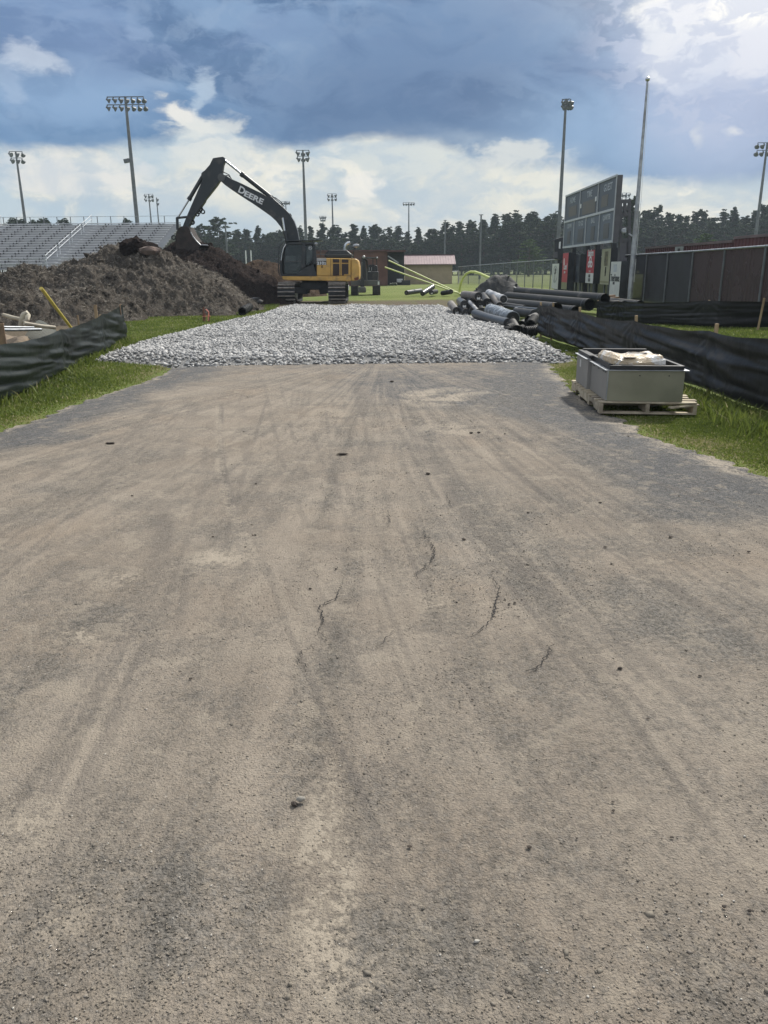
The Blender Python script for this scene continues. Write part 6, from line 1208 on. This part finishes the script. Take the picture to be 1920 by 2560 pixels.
r, Bp, d, W_, H_ = quad_banner('white housing banner with dark lettering standing at the right end of the banner row', [b6(1192, 405), b6(1378, 396), b6(1345, 1120), b6(1140, 1110)], 36.4, 34.6, M_BWHT)
text('lettering', 'TrueHomes', M_INK, r, Bp(.5, .56, .012), d, (0, 0, 1), .42, .003, .74, .006); patch(r, Bp, .02, .98, .475, .485, M_INK, 'divider_line'); text('small_lettering', 'IlII lIIlIl', M_INK, r, Bp(.42, .42, .012), d, (0, 0, 1), .15, .003, .75, .003); patch(r, Bp, .3, .62, .72, .92, mat('sky_print', (.45, .49, .53)), 'faint_print')
MB().bar(Bp(.8, 1.0, -.2), Bp(.8, 1.09, -.2), .2, .1).build('top_stub', M_SBS, r)
r, Bp, d, W_, H_ = quad_banner('dark blank banner frame between the red script banner and the insurance banner', [b6(475, 345), b6(600, 205), b6(600, 800), b6(470, 800)], 43.5, 41.4, mat('banner_dark', (.035, .042, .06), (.05, .06, .08), 3, .4))
patch(r, Bp, .35, .8, .45, .62, mat('faint_blue', (.09, .105, .13)), 'faint_print'); patch(r, Bp, .3, .9, .60, .615, M_SBS, 'faint_line')
# loose timber behind the white banner foot
for k, (pa, pb_) in enumerate([((1518, 742), (1535, 740)), ((1516, 748), (1545, 745))]): o = MB().bar(P(*pa, 31), P(*pb_, 32), .12, .1).build('timber', M_WOODD); setp(o, ('upper' if k == 0 else 'lower')+' loose dark timber lying before the foot of the white housing banner', 'timber')
# ------------------------------------------------------------------ flagpole
a = P(1575, 752, 30.5); b = P(1617, 205, 30.5); zt_ = b.z; xb_ = (a.x+b.x)/2
r = thing('flagpole', 'tall bare silver flagpole with a ball on top right of the scoreboard', 'flagpole', (xb_, 30.5, 0))
MB().tube([(xb_, 30.5, 0), (xb_, 30.5, 2.2), (xb_, 30.5, zt_*.6), (xb_, 30.5, zt_)], [.095, .09, .065, .035], 14).build('pole', M_STEEL, r, 0, True); MB().blobby((xb_, 30.5, zt_+.09), .085, 2, 0).build('ball_finial', M_CHR, r, 0, True)
MB().tube([(xb_+.09, 30.42, 1.0), (xb_+.10, 30.42, zt_*.5), (xb_+.05, 30.44, zt_-.05)], .007, 5).build('halyard', M_WHITE, r); MB().box((xb_+.1, 30.42, 1.9), (.03, .04, .14)).build('cleat', M_DARK, r)
# ------------------------------------------------------------------ floodlight masts
M_LAMP = mat('lamp_housing', (.13, .145, .155), (.09, .10, .11), 4, .5, metal=.2); M_LENS = mat('lamp_lens', (.30, .33, .36), (.22, .25, .28), 4, .25)
def lamp_meshes():
    h = MB(); h.lathe([(0, -.10), (.10, -.10), (.13, .10), (.30, .36), (.33, .42), (.31, .42), (0, .30)], (0, 0, 0), (0, 1, 0), 14); h.box((0, -.02, .18), (.08, .12, .22)); ho = h.build('lamp_head', M_LAMP, None, 0, True)
    l_ = MB(); l_.lathe([(0, .40), (.30, .40)], (0, 0, 0), (0, 1, 0), 14); lo = l_.build('lens', M_LENS, None); lo.parent = ho; return ho, lo
LH, LL = lamp_meshes(); lamp_first = [True]
def lamp(parent, loc, yaw, pitch, sc):
    if lamp_first[0]: h, l_ = LH, LL; lamp_first[0] = False
    else: h = copyobj(LH); l_ = copyobj(LL, h)
    h.parent = parent; h.matrix_parent_inverse = WORLDM[parent.name].inverted(); h.location = loc; h.rotation_euler = (pitch, 0, yaw); h.scale = (sc,)*3; return h
def mast(label, u, vt, y, rb, rt, rows, width, yaw, gap=1.0, sc=1.0, pitch=-.45, arm=True, ub=None, vb=None, extra=None, splay=0.0, yawl=None):
    top = P(u, vt, y); x_ = top.x
    if ub is not None: q_ = P(ub, vb, y); x_ = (q_.x+top.x)/2
    r = thing('floodlight_mast', label, 'floodlight', (x_, y, 0), 0, 'sports floodlight masts'); h = top.z
    MB().tube([(x_, y, 0), (x_, y, h*.33), (x_, y, h*.66), (x_, y, h)], [rb, rb*.85, (rb+rt)/2, rt], 12).build('pole', M_POLE, r, 0, True)
    ax = Vector((math.cos(yaw), math.sin(yaw), 0))
    for k, n in enumerate(rows):
        z_ = h-.05-k*gap; w_ = width if not isinstance(width, (list, tuple)) else width[k]
        if n > 1 and arm: MB().bar(Vector((x_, y, z_))-ax*w_/2, Vector((x_, y, z_))+ax*w_/2, .10, .10).build('crossarm', M_POLE, r)
        for i in range(n):
            t_ = (i/(n-1)-.5) if n > 1 else 0.0; lamp(r, Vector((x_, y-.12, z_-.30*sc))+ax*w_*t_, (yaw if yawl is None else yawl)+t_*splay, pitch, sc)
    if extra: extra(r, x_, y, h)
    return r
mast('far left floodlight mast with six lamps rising behind the bleachers', 40, 378, 150, .32, .14, [3, 3], [2.3, 2.0], 0, 1.05, 1.25, ub=62, vb=555, splay=2.0, yawl=-.9)
def midbox(r, x_, y, h): z_ = P(322, 402, y).z; MB().box((x_-.55, y, z_), (.7, .4, .45), (0, -.2, 0)).build('control_box', M_LAMP, r, .03)
mast('biggest floodlight mast with two rows of seven lamps behind the bleachers', 313, 241, 104, .30, .15, [7, 7], [4.4, 4.6], 0, .85, .95, ub=343, vb=555, extra=midbox, splay=1.2, yawl=-.5)
mast('small distant mast with six lamps just right of the biggest mast', 371, 485, 250, .33, .16, [3, 3], 2.6, 0, 1.1, 1.4, ub=379, vb=560, splay=1.6); mast('thin distant mast with two lamps seen edge-on beside the six-lamp mast', 391, 494, 262, .28, .16, [1, 1], 1, 0, 1.2, 1.5, ub=397, vb=560, yawl=-1.1)
mast('six-lamp mast rising right behind the excavator cab', 757, 375, 150, .33, .15, [3, 3], [2.3, 2.1], 0, .95, 1.25, ub=765, vb=600, splay=2.0)
mast('distant mast whose lamps show just behind the excavator boom', 714, 503, 265, .28, .16, [4], 2.6, 0, 1, 1.3, splay=1.4); mast('smallest mast, right of the mast behind the cab', 807, 540, 330, .28, .16, [4, 3], [2.6, 2.0], 0, 1, 1.4, splay=1.6); mast('slim mast with six lamps above the excavator engine hood', 830, 484, 245, .32, .16, [3, 3], 2.6, 0, 1.05, 1.3, splay=1.6)
mast('slim mast with a single row of five lamps behind the tan shed', 1022, 506, 265, .30, .15, [5], 3.6, 0, 1, 1.2, splay=1.4)
mast('tall mast left of the scoreboard with its lamps clustered edge-on', 1421, 247, 108, .28, .14, [4, 4], 1.0, -.3, .5, 1.0, ub=1388, vb=640, yawl=-1.1, splay=.6); mast('mast cut by the right edge of the photo with lamps in two rows', 1917, 356, 142, .30, .15, [4, 4], 3.2, 0, 1.15, 1.25, ub=1890, vb=596, splay=1.4, yawl=.5)
mast('distant mast with four lamps peeking out right of the scoreboard', 1566, 482, 250, .28, .15, [3, 3], 2.4, 0, 1.3, 1.5, splay=1.4)
for i, (u, vt, y, lb) in enumerate([(1113, 551, 150, 'thin bare grey pole left of the two bare poles before the pines'), (1203, 537, 120, 'taller bare grey pole right of the two bare poles before the pines'), (563, 560, 120, 'thin grey pole standing before the round-topped pine')]):
    top = P(u, vt, y); r = thing('net_pole', lb, 'pole', (top.x, y, 0)); MB().tube([(top.x, y, 0), (top.x, y, top.z)], [.17, .11], 10).build('shaft', M_POLE, r, 0, True); MB().bar((top.x-.3, y, top.z), (top.x+.3, y, top.z), .10).build('top_arm', M_POLE, r)
# ------------------------------------------------------------------ grandstand
M_ALU = mat('bleacher_aluminium', (.68, .69, .71), (.60, .61, .63), 1.5, .5, metal=.25); M_RIS = mat('bleacher_riser', (.37, .38, .40), (.32, .33, .35), 1.5, .5, metal=.2); M_BRK = mat('bleacher_bracket', (.06, .06, .065))
gs_ = thing('grandstand', 'long aluminium bleacher stand with aisles and rails behind the spoil heaps', 'grandstand', (-40, 82, 0))
NR = 18; yf, ybk = 76.0, 90.5; zbk = P(330, 561, ybk).z; zf = 1.75; XR_ = P(452, 560, ybk).x; XL_ = -72.0; aisles = [P(244, 550, ybk).x-.6, P(17, 550, ybk).x-.6, P(17, 550, ybk).x-11.2]
run = (ybk-yf)/NR; rise = (zbk-zf)/NR
for i in range(NR):
    y_ = yf+i*run; z_ = zf+i*rise; cx_ = (XL_+XR_)/2; L_ = XR_-XL_
    MB().box((cx_, y_+run*.55, z_+.02), (L_, run*.9, .04)).build('foot_board', M_RIS, gs_)
    MB().box((cx_, y_+run*.98, z_+rise*.55), (L_, .03, rise*.95)).build('riser_board', M_RIS, gs_)
    mb = MB(); edges = sorted(aisles+[XL_, XR_]); 
    for a_, b_ in zip(edges, edges[1:]): mb.box(((a_+b_)/2, y_+run*.66, z_+.34), (b_-a_-1.3, .27, .045))
    mb.build('seat_plank', M_ALU, gs_)
    mb = MB(); [mb.box((a_, y_+run*.5, z_+rise*.5), (1.15, run*.45, .03)) for a_ in aisles]; mb.build('aisle_step', M_ALU, gs_)
mb = MB()
for i in range(NR):
    y_ = yf+i*run; z_ = zf+i*rise
    for k in range(int((XR_-XL_)/1.48)):
        x_ = XL_+.6+k*1.48
        if min(abs(x_-a_) for a_ in aisles) > .7: mb.box((x_, y_+run*.62, z_+.18), (.09, .10, .28)); mb.box((x_+.33, y_+run*.64, z_+.26), (.09, .10, .12))
o = mb.build('seat_bracket', M_BRK, gs_); o['kind'] = 'stuff'
bf = MB(); zt2 = P(330, 540, ybk).z-.02
k = 0
while XR_-.3-k*1.46 > XL_: x_ = XR_-.3-k*1.46; MB().bar((x_, ybk+.1, zbk-.3), (x_, ybk+.1, zt2), .07).build('back_post', M_POLE, gs_); k += 1
bf.bar((XL_, ybk+.1, zt2), (XR_, ybk+.1, zt2), .04); bf.bar((XL_, ybk+.1, zbk+.12), (XR_, ybk+.1, zbk+.12), .09); bf.build('back_rail', M_STEEL, gs_)
for a_ in aisles:
    mb = MB()
    for s_ in range(4):
        i0, i1 = s_*4.4+1.0, s_*4.4+4.8
        for h0 in (.62, 1.0):
            mb.tube([(a_, yf+i0*run, zf+i0*rise+h0), (a_, yf+i1*run, zf+i1*rise+h0)], .034, 8)
        for i_ in (i0+.2, i1-.2): mb.tube([(a_, yf+i_*run, zf+i_*rise), (a_, yf+i_*run, zf+i_*rise+1.0)], .035, 8)
    mb.build('aisle_rail', M_TRIM, gs_, 0, True)
fr_ = MB(); [fr_.tube([(XL_, yf-.1, zf+h0), (XR_, yf-.1, zf+h0)], .03, 8) for h0 in (.0, .5, .95)]; [fr_.tube([(XL_+k*2.4, yf-.1, 0), (XL_+k*2.4, yf-.1, zf+.95)], .035, 8) for k in range(int((XR_-XL_)/2.4)+1)]; fr_.build('front_rail', M_STEEL, gs_)
ub_ = MB(); [ub_.bar((XL_+k*3, y_, 0), (XL_+k*3, y_, zf+(y_-yf)/(ybk-yf)*(zbk-zf)-.05), .14) for k in range(int((XR_-XL_)/3)+1) for y_ in (yf+1, yf+7, ybk)]; ub_.build('under_column', M_POLE, gs_)
MB().box(((XL_+XR_)/2, ybk+.02, zf+(zbk-zf)*.5), (XR_-XL_, .03, zbk-zf)).build('rear_skirt', M_RIS, gs_)
# ------------------------------------------------------------------ trees
M_NEED = varmat('pine_needles', [(0, (.013, .024, .014)), (.5, (.028, .048, .024)), (1, (.060, .086, .036))], .8, .15)
M_LEAF = varmat('broad_leaves', [(0, (.030, .055, .016)), (.5, (.055, .10, .026)), (1, (.10, .16, .045))], .75, .25)
M_BARK = mat('pine_bark', (.11, .085, .07), (.07, .055, .045), 4, .95)
def crown_mesh(name, clumps, per, ls, seed):
    rg = np.random.default_rng(seed); C = np.array([c[:3] for c in clumps]); R = np.array([c[3] for c in clumps]); n = len(C)*per
    cen = np.repeat(C, per, 0); rr = np.repeat(R, per); d = rg.normal(size=(n, 3)); d /= np.linalg.norm(d, axis=1)[:, None]
    p = cen+d*(rr*rg.random(n)**.45)[:, None]*np.array([1.25, 1.25, .42]); a = rg.normal(size=(n, 3)); a /= np.linalg.norm(a, axis=1)[:, None]; b = np.cross(a, rg.normal(size=(n, 3))); b /= np.linalg.norm(b, axis=1)[:, None]
    s = (ls*rg.uniform(.6, 1.3, n))[:, None]; V = np.stack([p-a*s*.5, p+a*s*.5, p+b*s], 1).reshape(-1, 3)
    var = np.repeat(np.clip(np.repeat(rg.normal(.45, .16, len(C)), per)+rg.normal(0, .13, n), 0, 1), 3)
    return npmesh(name, V, np.arange(n*3).reshape(-1, 3), dict(var=var))
def pine(seed, kind):
    rg = random.Random(seed); root = thing('pine_tree', 'x', 'tree'); H = 1.0*14; tr = MB(); cl = []
    lean = rg.uniform(-.3, .3); tr.tube([(0, 0, 0), (lean*.4, 0, H*.4), (lean, 0, H*.97)], [.24, .17, .04], 8)
    if kind == 'cone': z0, nb_, prof = .10, 84, lambda t_: (1-t_)**.85*2.9*(.55+.7*rg.random())+.12
    elif kind == 'pole': z0, nb_, prof = .36, 64, lambda t_: (1-abs(t_-.35)**1.4)*2.0*(.5+.8*rg.random())*(1-t_*.6)+.12
    elif kind == 'round': z0, nb_, prof = .35, 70, lambda t_: math.sqrt(max(0, 1-(t_*2-1)**2))*3.9*(.6+.5*rg.random())+.3
    else: z0, nb_, prof = .06, 90, lambda t_: math.sqrt(max(0.02, 1-(t_)**2.6))*3.0*(.6+.6*rg.random())
    for i in range(nb_):
        t_ = (i+rg.random())/nb_; z_ = H*(z0+(1-z0)*t_); an = rg.uniform(0, 2*PI); L = prof(t_); x0_ = lean*z_/H
        e = Vector((x0_+math.cos(an)*L, math.sin(an)*L, z_+rg.uniform(-.1, .35)*L*.5)); tr.tube([(x0_, 0, z_-.3), e], [.05, .015], 4)
        for k in range(3):
            f = .45+.27*k; cl.append((x0_+math.cos(an)*L*f+rg.gauss(0, .2), math.sin(an)*L*f+rg.gauss(0, .2), z_+(e.z-z_)*f+rg.gauss(0, .15), rg.uniform(.24, .68)*(1.25 if kind in ('round', 'bush') else 1)*(1.1-.6*t_)))
    tr.build('trunk', M_BARK, root, 0, True)
    me = crown_mesh('crown', cl, 26 if kind != 'round' else 44, .28, seed); link('crown', me, M_LEAF if kind == 'leafy' else M_NEED, root); return root
protos = {}
for nm_, sd_ in (('cone', 1), ('cone2', 2), ('pole', 3), ('pole2', 4), ('bush', 5), ('bush2', 6), ('round', 7), ('leafy', 8)): protos[nm_] = [pine(sd_*11, nm_.rstrip('2')), False]
def put(nm_, x_, y_, h, wd, label, group=None, rz=None):
    pr, used = protos[nm_]
    if not used: r_ = pr; protos[nm_][1] = True
    else:
        r_ = copyobj(pr); 
        for ch in pr.children: copyobj(ch, r_)
    r_.location = (x_, y_, 0); s_ = h/14; r_.scale = (s_*wd, s_*wd, s_); r_.rotation_euler = (0, 0, random.uniform(0, 6.28) if rz is None else rz); r_['label'] = label; r_['category'] = 'tree'
    if group: r_['group'] = group
    elif 'group' in r_: del r_['group']
    if nm_ == 'leafy': r_.name = 'leafy_tree'
    return r_
TOP = [(-200, 560), (0, 552), (150, 556), (330, 552), (420, 590), (489, 562), (545, 558), (589, 573), (670, 567), (776, 562), (860, 570), (908, 563), (990, 569), (1038, 577), (1070, 563), (1120, 549), (1169, 544), (1209, 540), (1246, 533), (1370, 526), (1403, 532), (1500, 520), (1600, 512), (1641, 522), (1668, 535), (1709, 538), (1755, 532), (1804, 528), (1840, 527), (1880, 521), (1918, 514), (2300, 500)]
def topv(u): return float(np.interp(u, [a for a, b in TOP], [b for a, b in TOP]))
rg = random.Random(99); LB = 'dark pine in the dense tree line beyond the sports fields'; GB = 'pines in the tree line beyond the fields'
for row, (y_, du, lowr) in enumerate([(196, 24, 1.0), (206, 27, .97), (188, 30, .82)]):
    u = 420+row*9
    while u < 2250:
        if not (500 < u < 575 and row == 0):
            hh = P(u, topv(u)+rg.uniform(-7, 22), y_).z*lowr; k = rg.choice(['cone', 'cone2', 'pole', 'pole2', 'bush', 'cone', 'pole']) if row < 2 else rg.choice(['bush', 'bush2', 'bush2'])
            put(k, P(u, 600, y_).x, y_+rg.uniform(-3, 3), hh, rg.uniform(1.05, 1.6)*(1.25 if row == 2 else 1), LB, GB)
        u += du*rg.uniform(.75, 1.3)
put('round', P(551, 600, 170).x, 170, P(551, 547, 170).z, 1.25, 'broad round-topped pine rising right behind the stick of the excavator')
for u, v, y_ in [(500, 562, 180), (480, 574, 176)]: put('bush', P(u, 600, y_).x, y_, P(u, v, y_).z, 1.1, LB, GB)
put('pole', P(1576, 600, 120).x, 120, P(1576, 497, 120).z, .95, 'ragged near pine standing right behind the speaker frame')
put('leafy', P(1325, 600, 150).x, 150, P(1325, 598, 150).z, 1.9, 'bright leafy tree low in front of the pines left of the scoreboard'); put('leafy', P(1765, 600, 120).x, 120, P(1765, 584, 120).z, 1.6, 'rounded green tree showing just above the red containers')
for u, v, w_ in [(38, 548, 1.5), (62, 551, 1.3), (90, 553, 1.4), (110, 550, 1.5), (122, 549, 1.3), (168, 549, 1.2), (318, 549, 1.2)]: put('bush2', P(u, 600, 150).x, 150, P(u, v, 150).z, w_, 'dark tree whose top just shows over the back of the bleachers', 'treetops over the bleachers')
for nm_ in list(protos):
    if not protos[nm_][1]:
        for ch in list(protos[nm_][0].children): bpy.data.objects.remove(ch)
        bpy.data.objects.remove(protos[nm_][0])
# understorey so the foot of the wood is closed
cl = []
for i in range(1700): u = rg.uniform(400, 2300); y_ = rg.uniform(194, 216); cl.append((P(u, 600, y_).x, y_, rg.uniform(.4, .66+rg.uniform(-.08, .08))*rg.choice((.3, .7, 1, 1))*P(u, topv(u)+6, y_).z, rg.uniform(.8, 1.7)))
o = link('undergrowth', crown_mesh('undergrowth', cl, 46, .5, 5), M_NEED); setp(o, 'dark undergrowth closing the foot of the pine wood', 'undergrowth', kind='stuff')
# ------------------------------------------------------------------ haze
HAZE = 0.00045
if HAZE:
    hb = MB().box((0, 320, 14.5), (1404, 764, 31)); m, t, out = newmat('haze_air'); pv = t.n('ShaderNodeVolumePrincipled', None, Color=(.74, .86, .97), Density=HAZE); t.t.links.new(pv.outputs[0], out.inputs['Volume'])
    ho = hb.build('haze', m); setp(ho, kind='stuff', label='thin pale summer haze over the fields', cat='haze')
